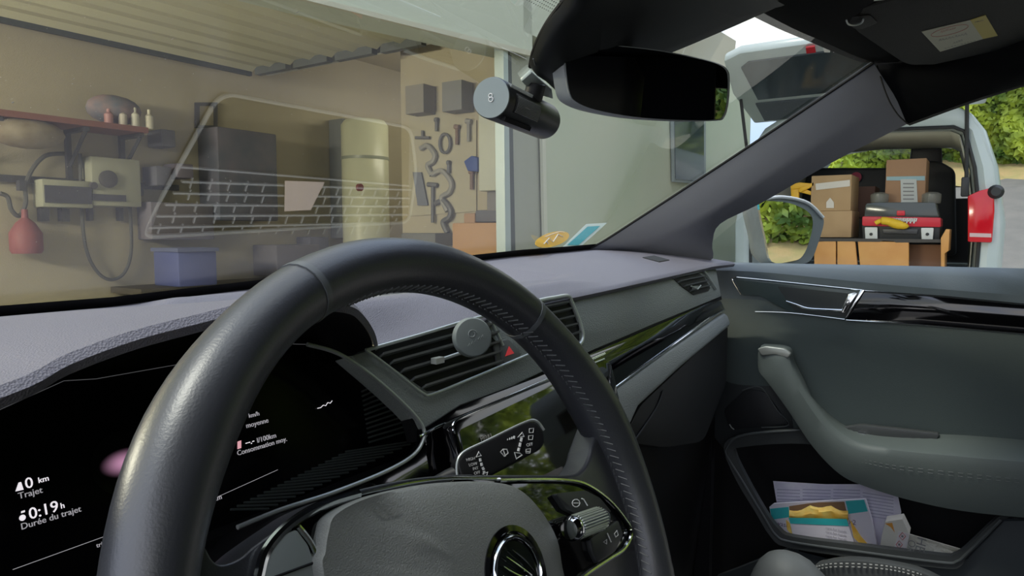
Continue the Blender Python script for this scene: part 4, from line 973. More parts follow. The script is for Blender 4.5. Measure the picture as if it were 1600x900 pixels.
mk('pane', M().ext([ony(p, GF-.035) for p in ((1054, 190), (1100, 178), (1100, 284), (1056, 280))], (0, .003, 0)), mat('dark pane', (.02, .035, .06), .06, spec=1), wd)
# gable roof corner seen at the top right
mk('roof_tile_edge', M().ext([ony(p, GF-.1) for p in ((1060, 62), (1096, 66), (1110, 78), (1062, 92))], (0, .3, 0)), mat('terracotta', (.50, .27, .16), .8), None, **T('orange terracotta roof edge above the grey garage front', 'roof'))
mk('roof_soffit', M().ext([ony(p, GF-.12) for p in ((1040, 88), (1062, 62), (1104, 36), (1150, 64), (1145, 110), (1130, 104), (1062, 94))], (0, .3, 0)), mat('soffit beige', (.5, .46, .36), .8), None, **T('beige sloping gable soffit above the grey garage front', 'roof'))

# ---- things on the back wall
def wbox(px0, py0, px1, py1, Y, t): 
    a = ony((px0, (py0+py1)/2), Y); b = ony((px1, (py0+py1)/2), Y); c = ony(((px0+px1)/2, py0), Y); d = ony(((px0+px1)/2, py1), Y)
    return V(((a.x+b.x)/2, Y-t/2+0, (c.z+d.z)/2)), (b.x-a.x, t, c.z-d.z)
YB = GB-.003
redw = mat('red painted wood', (.20, .075, .055), .7); blk = mat('bracket black', (.05, .05, .055), .5)
zsh = ony((120, 190), YB-.3).z
sh1 = thing('wall_shelf', (1.4, YB-.15, zsh), 'red edged wooden wall shelf on black brackets on the back wall', 'shelf')
xa, xb = ony((0, 185), YB-.3).x-.4, ony((232, 200), YB-.3).x
mk('shelf_board', M().box(((xa+xb)/2, YB-.15, zsh), (xb-xa, .3, .035)), redw, sh1)
for px in (5, 140, 225):
    x = ony((px, 200), YB-.3).x
    mk('bracket', M().box((x, YB-.015, zsh-.17), (.03, .03, .32)).box((x, YB-.14, zsh-.03), (.03, .26, .025)).tube([V((x, YB-.25, zsh-.04)), V((x, YB-.03, zsh-.24))], .012, 6), blk, sh1)
mk('tool_rail', M().box(((xa+xb)/2+.15, YB-.02, zsh-.34), (xb-xa+.4, .03, .04)), blk, None, **T('long dark tool rail under the red edged shelf', 'rail'))
RL = ['leftmost small tool on the dark rail, under the brown bundle', 'second tool from the left on the dark rail', 'tool on the rail just left of the dial unit', 'tool on the rail above the left edge of the dial unit', 'wide tool on the rail above the dial unit', 'narrow tool on the rail above the dial', 'tool on the rail above the right half of the dial unit', 'tool on the rail just right of the dial unit', 'rightmost tool on the dark rail near the shelf end']
for i, px in enumerate((30, 75, 95, 118, 135, 150, 170, 190, 210)):
    x = ony((px, 232), YB-.05).x
    mk('hand_tool', M().box((x, YB-.05, zsh-.38), (.035+.02*(i % 3), .05, .06+.02*(i % 2))), mat('dark tool', (.06, .06, .07), .5), None, **T(RL[i], 'tool', 'tools on the rail'))
def ell(name, px, py, rx, rz, Y, t, ma, lab, cat):
    c = ony((px, py), Y); sx_ = rx*5.5/FL; sz = rz*5.2/FL
    rings = []
    for k in range(7):
        a = -math.pi/2+math.pi*k/6
        rings.append([c+V((sx_*max(.05, math.cos(a))*math.cos(b), t/2*math.sin(a), sz*max(.05, math.cos(a))*math.sin(b))) for b in [2*math.pi*j/16 for j in range(16)]])
    return mk(name, M().loft(rings), ma, None, smooth=True, **T(lab, cat))
ell('rolled_bundle', 40, 208, 42, 19, YB-.2, .25, mat('brown bundle', (.20, .16, .11), .9, var=(8, (.3, .26, .2))), 'brown rolled bundle hanging under the shelf at the far left', 'bundle')
ell('blue_bag', 178, 172, 34, 20, YB-.15, .22, mat('blue grey cloth', (.13, .15, .19), .9, var=(9, (.3, .2, .2))), 'blue grey bag lying on the red edged shelf', 'bag')
for px, hgt, cl in ((192, 14, (.5, .45, .4)), (211, 16, (.6, .58, .5)), (233, 16, (.6, .56, .45)), (170, 12, (.4, .2, .2))):
    c = ony((px, 190), YB-.24); c.z = zsh+.018
    mk('bottle', M().lathe(c, (0, 0, 1), [(.022, 0), (.026, .01), (.026, hgt*.005), (.01, hgt*.006), (.01, hgt*.0078)], 12), mat('bottle %d' % px, cl, .5), None, smooth=True,
       **T({192: 'grey bottle in front of the blue bag on the shelf', 211: 'pale bottle beside the blue bag on the shelf', 233: 'cream bottle at the right end of the red shelf', 170: 'reddish bottle left of the others on the shelf'}[px], 'bottle'))
def device(name, rect, lab, cat, extra=None, Y=YB, t=.14, col=(.36, .36, .28)):
    c, s = wbox(*rect, Y, t); o = thing(name, (c.x, c.y, c.z-s[2]/2), lab, cat)
    mk('case', M().box(c, s), mat('case %s' % name, col, .6), o, bevel=.008)
    return o, c, s
o, c, s = device('wall_inverter', (50, 283, 128, 325), 'pale wall inverter box with a wide dark panel, left of the round dial unit', 'inverter')
mk('dark_panel', M().box((c.x, c.y-.075, c.z-.005), (s[0]*.93, .01, s[2]*.62)), mat('dark slate', (.06, .06, .08), .5), o)
for px in (64, 96):
    cc, ss = wbox(px-6, 326, px+6, 346, Y=YB, t=.06); mk('cable_socket', M().box(cc, ss), blk, o)
o, c, s = device('wall_charger', (127, 249, 203, 323), 'pale wall charger unit with a round dark dial on the back wall', 'charger')
p = ony((168, 280), YB-.15); mk('dial', M().lathe(p, (0, -1, 0), [(.055, 0), (.055, .02), (.045, .025)], 24), mat('dial dark', (.08, .075, .08), .5), o, smooth=True)
p = ony((145, 290), YB-.15); mk('knob', M().lathe(p, (0, -1, 0), [(.022, 0), (.022, .02)], 16), mat('dial dark', (.08, .075, .08), .5), o)
cc, ss = wbox(144, 304, 196, 314, YB-.14, .01); mk('label_panel', M().box(cc, ss), mat('dark slate', (.06, .06, .08), .5), o)
for px in (137, 184):
    cc, ss = wbox(px-3, 325, px+3, 345, Y=YB, t=.05); mk('cable_socket', M().box(cc, ss), blk, o)
def cable(pts, r_, lab, Y=YB-.05, ma=None):
    return mk('cable', M().tube(catmull([ony(p, Y) for p in pts], 8), r_, 8), ma or mat('cable grey', (.08, .08, .075), .6), None, smooth=True, **T(lab, 'cable'))
cable([(0, 302), (12, 308), (18, 328), (30, 337), (40, 318), (40, 290), (52, 262), (72, 243), (100, 240)], .013, 'thick grey cable looping left of the wall inverter')
cable([(125, 240), (127, 300), (130, 360), (138, 400), (155, 428), (175, 437), (195, 425), (205, 390), (203, 320), (201, 250)], .011, 'long grey cable hanging in a deep loop below the dial unit')
mk('red_can', M().lathe(ony((42, 396), YB-.1), (0, 0, 1), [(.075, 0), (.085, .02), (.085, .12), (.05, .18), (.018, .21), (.016, .26)], 20), mat('faded red', (.25, .07, .075), .6), None, smooth=True, **T('faded red jug hanging on the back wall at lower left', 'jug'))
c, s = wbox(210, 300, 240, 340, YB, .12)
ub = thing('storage_bin', tuple(ony((268, 444), YB-.3)), 'blue plastic storage bin standing low on the back wall', 'bin')
c, s = wbox(240, 392, 300, 444, YB-.15, .3); mk('bin_body', M().box(c, s), mat('bin blue', (.08, .10, .28), .5), ub, bevel=.01)
c.z += s[2]/2+.012; mk('bin_lid', M().box(c, (s[0]*1.06, .33, .025)), mat('bin lid', (.12, .14, .26), .5), ub)
c, s = wbox(310, 208, 402, 345, YB, .25); mk('tool_cabinet', M().box(c, s), mat('cabinet navy', (.09, .10, .14), .6, var=(5, (.14, .13, .17))), None, bevel=.01, **T('large dark blue wall cabinet behind the reflected vent grille', 'cabinet'))
c, s = wbox(215, 300, 245, 345, YB, .2)
for (rect, col, lab, nm, cat) in (
    ((214, 318, 312, 374), (.17, .155, .19), 'low mauve grey chest under the wall cabinet', 'chest', 'chest'),
    ((222, 262, 246, 292), (.12, .12, .15), 'small dark box above the mauve chest', 'small_box', 'box'),
    ((254, 258, 280, 280), (.17, .15, .20), 'violet grey box right of the small dark box', 'violet_box', 'box'),
    ((230, 206, 252, 232), (.11, .11, .13), 'dark tilted box hanging at the shelf end', 'hanging_box', 'box'),
    ((395, 382, 462, 428), (.14, .13, .15), 'dark grey crate low against the back wall', 'crate', 'crate'),
    ((463, 370, 492, 402), (.12, .12, .16), 'small slate box right of the dark grey crate', 'slate_box', 'box'),
    ((515, 190, 541, 372), (.19, .20, .21), 'tall narrow grey electrical cabinet left of the water heater', 'electrical_cabinet', 'cabinet'),
    ):
    c, s = wbox(*rect, YB, .18 if nm not in ('crate', 'bench') else .3)
    mk(nm, M().box(c, s), mat('paint %s' % nm, col, .6), None, bevel=.008, **T(lab, cat))
mk('picture_frame', M().ring([ony(p, YB-.02) for p in ((306, 160), (340, 160), (340, 200), (306, 200))], [ony(p, YB-.02) for p in ((312, 165), (336, 165), (336, 196), (312, 196))], (0, .02, 0)), blk, None, **T('thin dark frame on the wall above the dark blue cabinet', 'frame'))
bzt = ony((270, 444), YB-.15).z
bn = thing('work_bench', (2.7, YB-.2, 0), 'long dark work bench under the blue storage bin', 'bench')
mk('bench_top', M().box((2.6, YB-.2, bzt-.022), (1.8, .38, .04)), mat('bench dark', (.08, .07, .055), .7), bn)
for x in (1.8, 3.4):
    for y in (YB-.05, YB-.35): mk('leg', M().box((x, y, (bzt-.04)/2), (.05, .05, bzt-.04)), mat('bench dark', (.08, .07, .055), .7), bn)
# water heater
p = ony((573, 400), YB-.35); tz = ony((573, 188), YB-.35).z
wh_ = thing('water_heater', (p.x, p.y, .0), 'tall cream cylindrical water heater in the far corner', 'water heater')
mk('tank', M().lathe((p.x, p.y, .0), (0, 0, 1), [(.18, 0), (.2, .02), (.2, tz-.05), (.17, tz-.01), (.04, tz)], 40), mat('tank enamel', (.62, .62, .46), .3, spec=.5), wh_, smooth=True)
mk('tank_band', M().lathe((p.x, p.y, ony((573, 251), YB-.35).z), (0, 0, 1), [(.204, 0), (.204, .025)], 40), mat('tank enamel dark', (.32, .34, .28), .4), wh_, smooth=True)
mk('tank_valve', M().lathe(ony((560, 293), YB-.58), (0, -1, 0), [(.03, 0), (.03, .03)], 16), mat('faded red', (.25, .07, .075), .6), wh_)
# tools on the right wall
def rw(px, py, off=.03): return onx((px, py), GR-.06-off)
WX = GR-.0
peg = mk('pegboard', M().ext([onx(p, GR-.012) for p in ((640, 165), (744, 188), (744, 330), (640, 338))], (.01, 0, 0)), mat('pegboard beige', (.44, .40, .29), .9), None, **T('beige pegboard panel holding tools on the right wall', 'pegboard'))
tm = mat('tool steel', (.14, .14, .14), .5); tm2 = mat('tool brown', (.22, .14, .10), .6); tm3 = mat('tool light', (.30, .29, .26), .5)
def tool(kind, px, py, s, lab, ma=tm):
    f_ = lambda a, b, o=.03: onx((px+a, py+b), GR-o)
    m = M()
    if kind == 'ring': m.tube([f_(s*.55*math.cos(k*.42), s*math.sin(k*.42)) for k in range(15)], .010, 6, closed=True)
    elif kind == 'bar': m.tube([f_(0, -s), f_(0, s)], .012, 6).tube([f_(-s*.25, -s), f_(s*.25, -s*.95)], .016, 6)
    elif kind == 'saw': m.ext([f_(-s*.4, -s), f_(s*.1, -s), f_(s*.5, s), f_(-s*.1, s)], (.01, 0, 0)); 
    elif kind == 'hose': m.tube(catmull([f_(-s*.5, -s*.9), f_(0, -s*1.1), f_(s*.5, -s*.5), f_(s*.4, 0), f_(0, s*.3), f_(s*.3, s)], 6), .018, 8)
    elif kind == 'box': m.box(f_(0, 0, .07), (.12, s*.006, s*.007))
    elif kind == 'fork': m.tube([f_(-s*.5, 0), f_(s*.5, 0)], .010, 6).tube([f_(0, 0), f_(0, -s*.5)], .010, 6)
    mk({'ring': 'wire_coil', 'bar': 'hammer', 'saw': 'hand_saw', 'hose': 'hose', 'box': 'small_case', 'fork': 'wrench'}[kind], m, ma, None, smooth=kind in ('ring', 'hose'), **T(lab, 'tool', None))
tool('ring', 695, 224, 15, 'dark wire coil hanging in the middle of the pegboard', tm)
tool('bar', 714, 212, 14, 'brown handled hammer right of the wire coil', tm2)
tool('bar', 682, 196, 9, 'short dark hammer above the wire coil', tm)
tool('fork', 660, 215, 22, 'dark wrench pair at the upper left of the pegboard', tm)
tool('hose', 668, 252, 22, 'dark looped hose on the left of the pegboard', tm3)
tool('saw', 655, 295, 26, 'grey hand saw below the looped hose', mat('tool blue grey', (.16, .17, .20), .5))
tool('hose', 690, 300, 30, 'grey hose hanging in the centre below the coil', tm3)
tool('bar', 676, 318, 30, 'long dark hammer between the two hoses', tm)
tool('hose', 692, 340, 24, 'dark hose end near the bottom of the right wall', tm)
tool('box', 657, 157, 26, 'dark case on the wall above the left of the pegboard', mat('case dim', (.24, .22, .18), .6))
tool('box', 715, 152, 26, 'grey tool holder on the wall above the pegboard', mat('case dim two', (.20, .20, .19), .6))
tool('bar', 737, 282, 14, 'brown handled brush under the blue cap', tm2)
tool('bar', 701, 262, 8, 'small dark hammer under the wire coil', tm)
tool('bar', 732, 205, 16, 'pale spanner at the right edge of the pegboard', tm3)
mk('blue_hat', M().ext([onx(p, GR-.08) for p in ((724, 252), (736, 243), (746, 246), (746, 268), (730, 267))], (.05, 0, 0)), mat('cap blue', (.03, .07, .26), .6), None, bevel=.008, **T('bright blue cap hanging beside the white cabinet', 'cap'))
def rbox(px0, py0, px1, py1, x, t):
    pts = [onx(p, x) for p in ((px0, py0), (px1, py0), (px1, py1), (px0, py1))]
    z1 = (pts[0].z+pts[1].z)/2; z0 = (pts[2].z+pts[3].z)/2; ya, yb_ = pts[0].y, pts[1].y
    return V((x+t/2, (ya+yb_)/2, (z0+z1)/2)), (t, abs(ya-yb_), z1-z0)
for (rect, col, lab, nm, cat, t) in (
    ((747, 170, 789, 298), (.50, .50, .40), 'pale wall cabinet beside the garage opening post', 'white_cabinet', 'cabinet', .3),
    ((760, 298, 789, 330), (.20, .19, .18), 'dark case under the pale wall cabinet', 'dark_case', 'case', .25),
    ((742, 328, 789, 347), (.12, .12, .13), 'dark power tool lying on the cardboard box', 'power_tool', 'tool', .25),
    ((724, 333, 742, 350), (.40, .24, .13), 'small brown carton on the left of the cardboard box', 'small_brown_carton', 'box', .2),
    ((706, 348, 790, 412), (.46, .26, .12), 'large orange brown cardboard box on the right garage wall', 'cardboard_box', 'box', .35),
    ((626, 364, 680, 384), (.16, .16, .15), 'dark metal tray low on the right wall', 'metal_tray', 'tray', .2)):
    c, s = rbox(*rect, GR-t-.004, t)
    mk(nm, M().box(c, s), mat('paint %s' % nm, col, .7), None, bevel=.01, **T(lab, cat))

# =================================================================== OUTSIDE: VAN
VX = 5.4
van = thing('delivery_van', (6.6, .62, .0), 'pale grey delivery van with its rear tailgate open', 'van')
vw = mat('van paint', (.47, .55, .56), .3, coat=.5); vd = mat('van black', (.015, .017, .02), .5); vg = mat('van lining', (.50, .50, .42), .8)
yr, yl = -.30, 1.53
def vsec(x, k=1.0, dz=0):
    # body section (y, z) going round from right sill over the roof to the left sill
    pts = [(-.26, .45), (-.29, .8), (-.30, 1.2), (-.24, 1.6), (-.16, 1.86), (-.08, 1.98), (.04, 2.05), (.35, 2.09), (.62, 2.10), (.9, 2.09), (1.2, 2.05), (1.32, 1.98), (1.40, 1.86), (1.48, 1.6), (1.54, 1.2), (1.53, .8), (1.50, .45)]
    return [V((x, .62+(y-.62)*k, .45+(z-.45)*(1+dz))) for y, z in pts]
mk('body_shell', M().grid([vsec(VX+.0), vsec(VX+.15, 1.03), vsec(VX+2.5, 1.05), vsec(VX+3.0, 1.0)]), vw, van, smooth=True, solid=.03)
# rear frame: outer outline to inner opening
def vi(x, k=.88, top=1.92, bot=.84):
    return [V((x, .62+(p.y-.62)*k, min(max(p.z, bot), top) if p.z < 1.9 else top-.03*abs(p.y-.62)/.9)) for p in vsec(x)]
so = vsec(VX); si = vi(VX+.02)
mk('rear_frame', M().grid([so, [a*.5+b*.5+V((-.02, 0, 0)) for a, b in zip(so, si)], si, vi(VX+.3, .84)]), vw, van, smooth=True)
mk('door_seal', M().tube([p+V((-.012, 0, 0)) for p in si], .013, 8), vd, van, smooth=True)
mk('inner_lining', M().grid([vi(VX+.22, .83), vi(VX+1.4, .83), vi(VX+1.45, .80)]), vg, van, smooth=True, solid=.01)
mk('van_nose', M().loft([[V((p.x, p.y, min(p.z, 1.12))) for p in vsec(VX+3.0)], [V((p.x, p.y, min(p.z, 1.0))) for p in vsec(VX+4.2, .92)]]), vw, van, smooth=True)
mk('cargo_floor', M().box((VX+1.1, .62, .80), (2.2, 1.66, .05)), vd, van)
mk('rear_bumper', M().box((VX-.03, .62, .55), (.16, 1.78, .26)), vd, van, bevel=.03)
mk('bulkhead', M().box((VX+2.0, .62, 1.15), (.05, 1.55, .62)), vd, van)
tlp = [(1512, 306), (1530, 298), (1553, 292), (1554, 330), (1550, 379), (1512, 378)]
tlr = mk('tail_light', M().ext([onx(p, VX-.05) for p in tlp], (.07, .0, 0)), mat('red lens', (.55, .005, .015), .15, spec=.6, emit=.06), van, bevel=.01)
mk('lens_stripe', M().ext([onx(p, VX-.054) for p in ((1515, 364), (1549, 365), (1549, 371), (1515, 370))], (.006, 0, 0)), mat('lens white', (.6, .45, .45), .3), tlr)
mk('gas_strut', M().tube([onx((1511, 160), VX-.02), onx((1510, 285), VX-.02)], .013, 8), vd, van, smooth=True)
mk('latch', M().box(onx((1508, 292), VX-.03), (.05, .05, .14)), vd, van, bevel=.01)
mk('reversing_camera', M().lathe(onx((1556, 300), VX-.02), (-1, 0, 0), [(.03, 0), (.05, .03), (.03, .06)], 16), vd, van, smooth=True)
# windows far inside (front)
mk('cab_window', M().ext([onx(p, 8.9) for p in ((1300, 262), (1330, 235), (1400, 225), (1425, 232), (1422, 262), (1340, 264))], (.01, 0, 0)), glass_mat('cab glass', (.9, .95, .92), .4), van)
# tailgate raised over the opening
tg = []
h0 = V((VX, 0, 2.10))
def tgp(u_, v_, o=0):  # u across (0 right .. 1 left), v from hinge outward
    return V((VX-1.02*v_+.02, -.22+1.68*u_, 2.04+.33*v_+o))
mk('tailgate', M().ext([tgp(.02, 0), tgp(.98, 0), tgp(1, .5), tgp(.96, .95), tgp(.88, 1.02), tgp(.12, 1.02), tgp(.04, .95), tgp(0, .5)], (.03, 0, .07)), vw, van, bevel=.02)
mk('tailgate_glass', M().ext([tgp(.10, .40, -.012), tgp(.90, .40, -.012), tgp(.90, .86, -.012), tgp(.86, .92, -.012), tgp(.14, .92, -.012), tgp(.10, .86, -.012)], (0, 0, .01)), mat('dark tailgate glass', (.015, .035, .045), .1, spec=.25), van)
mk('tailgate_lining', M().ext([tgp(.08, .06, -.012), tgp(.92, .06, -.012), tgp(.92, .34, -.012), tgp(.08, .34, -.012)], (0, 0, .01)), mat('tailgate lining', (.03, .05, .065), .6), van)
TN = (tgp(1, 0)-tgp(0, 0)).cross(tgp(0, 1)-tgp(0, 0)).normalized()
def tgx(px, py, o=-.03): return on((px, py), TN, tgp(0, 0, o))
mk('tailgate_lamp', M().ext([tgx(a, b) for a, b in ((1259, 75), (1273, 73), (1275, 82), (1260, 84))], (0, 0, .01)), mat('red lens', (0, 0, 0)), van)
for a in (1285, 1299): mk('tailgate_sticker', M().ext([tgx(a+b, c) for b, c in ((0, 72), (11, 73), (12, 82), (3, 82))], (0, 0, .01)), MATS['white print'], van)
mk('gas_strut', M().tube([tgp(.97, .45, -.02), V((VX, 1.42, 1.45))], .013, 8), vd, van, smooth=True)
hsd = onx((1443, 235), 7.0)
hs_ = thing('driver_headrest_seat', (hsd.x, hsd.y, .85), 'black van seat with tall headrest behind the cardboard boxes', 'seat')
mk('headrest', M().ext([onx(p, 6.9) for p in rnd([(1420, 255), (1424, 225), (1436, 215), (1462, 216), (1471, 228), (1472, 262), (1430, 262)], 8)], (.12, 0, 0)), vd, hs_, bevel=.03)
mk('seat_back', M().ext([onx(p, 6.85) for p in rnd([(1408, 262), (1425, 250), (1470, 252), (1492, 265), (1494, 400), (1400, 400)], 8)], (.2, 0, 0)), vd, hs_, bevel=.03)
bs = thing('bench_seat', (7.2, .8, .85), 'dark low bench seat across the inside of the van', 'seat')
mk('seat_back', M().ext([onx(p, 7.1) for p in rnd([(1200, 262), (1420, 262), (1420, 400), (1200, 400)], 6)], (.2, 0, 0)), vd, bs, bevel=.03)
# cargo
cb = mat('carton kraft', (.44, .29, .15), .8, var=(6, (.50, .34, .18))); tape = mat('pale tape', (.66, .62, .55), .5)
def vbox(name, rect, x, t, ma, lab, cat='box', group=None, bevel=.006):
    a, b = onx(rect[:2], x), onx(rect[2:], x); c = V((x+t/2, (a.y+b.y)/2, (a.z+b.z)/2)); s = (t, abs(a.y-b.y), abs(a.z-b.z))
    o = thing(name, (c.x, c.y, c.z-s[2]/2), lab, cat, group)
    mk('case', M().box(c, s), ma, o, bevel=bevel); return o
o = vbox('cardboard_box', (1268, 275, 1329, 329), 5.5, .4, cb, 'upper kraft cardboard box with white tape in the van')
mk('tape_strip', M().ext([onx(p, 5.494) for p in ((1274, 287), (1328, 281), (1328, 291), (1275, 297))], (.004, 0, 0)), tape, o)
mk('printed_arrow', M().ext([onx(p, 5.494) for p in ((1291, 325), (1291, 316), (1297, 309), (1303, 316), (1303, 325))], (.004, 0, 0)), tape, o)
vbox('cardboard_box', (1272, 330, 1330, 371), 5.5, .4, cb, 'lower plain kraft cardboard box under the taped one in the van')
o = vbox('cardboard_box', (1385, 250, 1445, 318), 5.7, .35, mat('carton brown', (.40, .235, .135), .8), 'brown cardboard box with a blue tape band and white label in the van')
mk('blue_tape', M().ext([onx(p, 5.694) for p in ((1385, 276), (1445, 275), (1445, 282), (1385, 282))], (.004, 0, 0)), mat('blue tape', (.30, .46, .50), .5), o)
lbo = mk('address_label', M().ext([onx(p, 5.692) for p in ((1407, 280), (1432, 280), (1434, 318), (1408, 318))], (.004, 0, 0)), mat('label grey', (.55, .57, .55), .6), o)
for k in range(5): mk('print_line', M().ext([onx(p, 5.688) for p in ((1411, 286+k*6), (1428, 286+k*6), (1428, 288+k*6), (1411, 288+k*6))], (.002, 0, 0)), gyp, lbo)
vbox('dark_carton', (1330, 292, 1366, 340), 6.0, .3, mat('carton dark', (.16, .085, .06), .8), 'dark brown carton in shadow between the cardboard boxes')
# tool case
tcs = thing('tool_case', tuple(onx((1408, 378), 5.45)), 'black and red tool case with clear lid and white latches on the wooden crate', 'tool case')
def vpoly(name, pts, x, t, ma, par, bevel=0, **k): return mk(name, M().ext([onx(p, x) for p in pts], (t, 0, 0)), ma, par, bevel=bevel, **k)
vpoly('case_base', rnd([(1346, 350), (1470, 350), (1468, 378), (1348, 378)], 4), 5.48, .3, vd, tcs, .01)
vpoly('red_band', rnd([(1347, 338), (1470, 340), (1470, 355), (1347, 353)], 3), 5.465, .3, mat('case red', (.60, .02, .04), .4), tcs, .006)
vpoly('clear_lid', rnd([(1352, 318), (1370, 316), (1462, 316), (1468, 340), (1350, 340)], 4), 5.49, .28, mat('smoky lid', (.06, .07, .07), .15), tcs, .01)
vpoly('latch', rnd([(1351, 355), (1371, 355), (1371, 375), (1352, 375)], 2), 5.45, .02, mat('latch white', (.66, .68, .66), .5), tcs, .004)
vpoly('latch', rnd([(1439, 356), (1459, 356), (1457, 377), (1440, 377)], 2), 5.45, .02, mat('latch white', (.66, .68, .66), .5), tcs, .004)
for px in (1361, 1449): mk('latch_hole', M().lathe(onx((px, 366), 5.448), (-1, 0, 0), [(.012, 0), (.012, .004)], 12), vd, tcs)
vpoly('carry_handle', [(1378, 357), (1435, 358), (1433, 366), (1380, 365)], 5.46, .03, mat('handle grey', (.05, .05, .055), .4), tcs, .006)
m = M()
for k in range(9):
    a = 1383+k*5.6; b = 349
    m.tube([onx((a, b), 5.455), onx((a+1.5, b-8), 5.455), onx((a+4.6, b-7.5), 5.455), onx((a+3.4, b-3.5), 5.455), onx((a+1, b-3.5), 5.455)], .006, 5)
mk('case_lettering', m, mat('latch white', (.66, .68, .66), .5), tcs)
vpoly('red_button', rnd([(1401, 329), (1414, 329), (1414, 337), (1401, 337)], 2), 5.478, .02, MATS['case red'], tcs, .004)
mk('yellow_glove', M().tube(catmull([onx(p, 5.42) for p in ((1368, 349), (1376, 345), (1388, 346), (1400, 350), (1412, 352), (1416, 349))], 5), [.018]*6+[.03]*6+[.034]*6+[.03]*6+[.02]*2, 10), mat('glove yellow', (.75, .48, .02), .6), None, smooth=True, **T('yellow work glove draped over the front of the tool case', 'glove'))
for px, lab in ((1374, 'clear round jar on the left of the tool case lid'), (1455, 'clear round jar on the right of the tool case lid')):
    c = onx((px, 318), 5.6); mk('clear_jar', M().lathe(c-V((0, 0, .0)), (0, 0, 1), [(.06, 0), (.065, .02), (.065, .07), (.04, .085), (.02, .088)], 20), mat('jar plastic', (.25, .25, .22), .2, alpha=.6), None, smooth=True, **T(lab, 'jar'))
# wooden crate and planks
wdm = mat('pine wood', (.58, .27, .07), .55, var=(5, (.66, .34, .10)))
wc = thing('wooden_drawer_unit', tuple(onx((1380, 420), 5.42)), 'orange pine drawer unit with plank fronts on the van floor', 'drawer unit')
for pts in ([(1272, 378), (1306, 376), (1306, 440), (1272, 440)], [(1308, 376), (1336, 376), (1342, 440), (1308, 440)], [(1340, 377), (1420, 378), (1420, 440), (1346, 440)]):
    vpoly('drawer_front', pts, 5.42, .04, wdm, wc, .006)
vpoly('side_panel', [(1470, 372), (1478, 358), (1484, 358), (1482, 392), (1476, 396), (1476, 440), (1470, 440)], 5.40, .4, wdm, wc, .004)
vpoly('inner_panel', [(1421, 382), (1470, 382), (1470, 440), (1421, 440)], 5.6, .02, mat('dark pine', (.25, .12, .06), .7), wc)
vpoly('unit_top', [(1272, 372), (1470, 374), (1470, 379), (1400, 379), (1396, 377), (1380, 376), (1374, 378), (1272, 377)], 5.42, .5, mat('dark top', (.05, .045, .04), .6), wc)
ylv = thing('yellow_rack', tuple(onx((1252, 320), 5.55)), 'yellow folding tool stand at the left side of the van opening', 'stand')
ym = mat('rack yellow', (.80, .45, .02), .45)
vpoly('stand_post', [(1235, 290), (1248, 288), (1248, 340), (1237, 330)], 5.52, .05, ym, ylv, .006)
vpoly('stand_arm', [(1246, 296), (1272, 284), (1272, 290), (1250, 301)], 5.50, .03, ym, ylv, .004)
vpoly('stand_arm', [(1246, 292), (1272, 300), (1272, 306), (1248, 300)], 5.52, .03, ym, ylv, .004)
vpoly('stand_bar', [(1234, 288), (1250, 285), (1272, 287), (1272, 292), (1236, 296)], 5.51, .03, ym, ylv, .004)
mk('round_pad', M().lathe(onx((1338, 277), 7.05), (-1, 0, 0), [(.05, 0), (.05, .02), (.03, .02)], 16), mat('pink logo', (.45, .04, .10), .6), None, **T('small dark red round patch on the bench seat behind the boxes', 'patch'))

# =================================================================== TERRAIN, ROAD, HEDGES
road = mat('asphalt', (.17, .165, .155), .9, bump=('noise', 60, .6), var=(3, (.21, .20, .185)))
mk('road', M().box((8, -4, -.05), (34, 30, .02)), road, None, **STR)
sl = M().grid([[V((x, y, z)) for x, z in ((6.5, -.03), (9, .25), (14, 1.9), (17, 2.5))] for y in (-6, -2.8, -.8, .9)])
mk('ground', sl, road, None, **STR)
verge = mat('dry verge', (.50, .36, .17), .95, bump=('noise', 30, .8), var=(4, (.38, .33, .14)))
def leafmass(name, pts_fn, n, size, cols, lab, seed):
    rs = random.Random(seed); vs = []; fs = []
    for i in range(n):
        p, nr = pts_fn(rs); s_ = size*rs.uniform(.6, 1.4)
        d1 = V((rs.uniform(-1, 1), rs.uniform(-1, 1), rs.uniform(-1, 1))).normalized(); d2 = (nr+d1*.9).cross(d1).normalized()
        k = len(vs); vs += [p-d1*s_, p-d2*s_*.45, p+d1*s_, p+d2*s_*.45]; fs.append((k, k+1, k+2, k+3))
    m = M(); m.v = vs; m.f = fs
    ma = bpy.data.materials.new('leaves '+name+str(seed)); ma.use_nodes = True; t = ma.node_tree; b = t.nodes['Principled BSDF']
    tx = nn(t, 'ShaderNodeTexCoord'); z = nn(t, 'ShaderNodeTexNoise'); z.inputs['Scale'].default_value = 1.6; z.inputs['Detail'].default_value = 6
    rp = nn(t, 'ShaderNodeValToRGB'); rp.color_ramp.elements[0].position = .36; rp.color_ramp.elements[1].position = .64
    rp.color_ramp.elements[0].color = (*cols[0], 1); rp.color_ramp.elements[1].color = (*cols[1], 1)
    t.links.new(tx.outputs['Object'], z.inputs['Vector']); t.links.new(z.outputs['Fac'], rp.inputs['Fac']); t.links.new(rp.outputs['Color'], b.inputs['Base Color'])
    b.inputs['Roughness'].default_value = .6; b.inputs['Subsurface Weight'].default_value = 0
    me = bpy.data.meshes.new(name); xs = [p.x for p in vs]; ys = [p.y for p in vs]; org = V(((min(xs)+max(xs))/2, (min(ys)+max(ys))/2, min(p.z for p in vs)))
    me.from_pydata([p-org for p in vs], [], fs); me.materials.append(ma)
    o = link(name, me, None, org); o['label'] = lab; o['category'] = 'hedge'; o['kind'] = 'stuff'
    return o
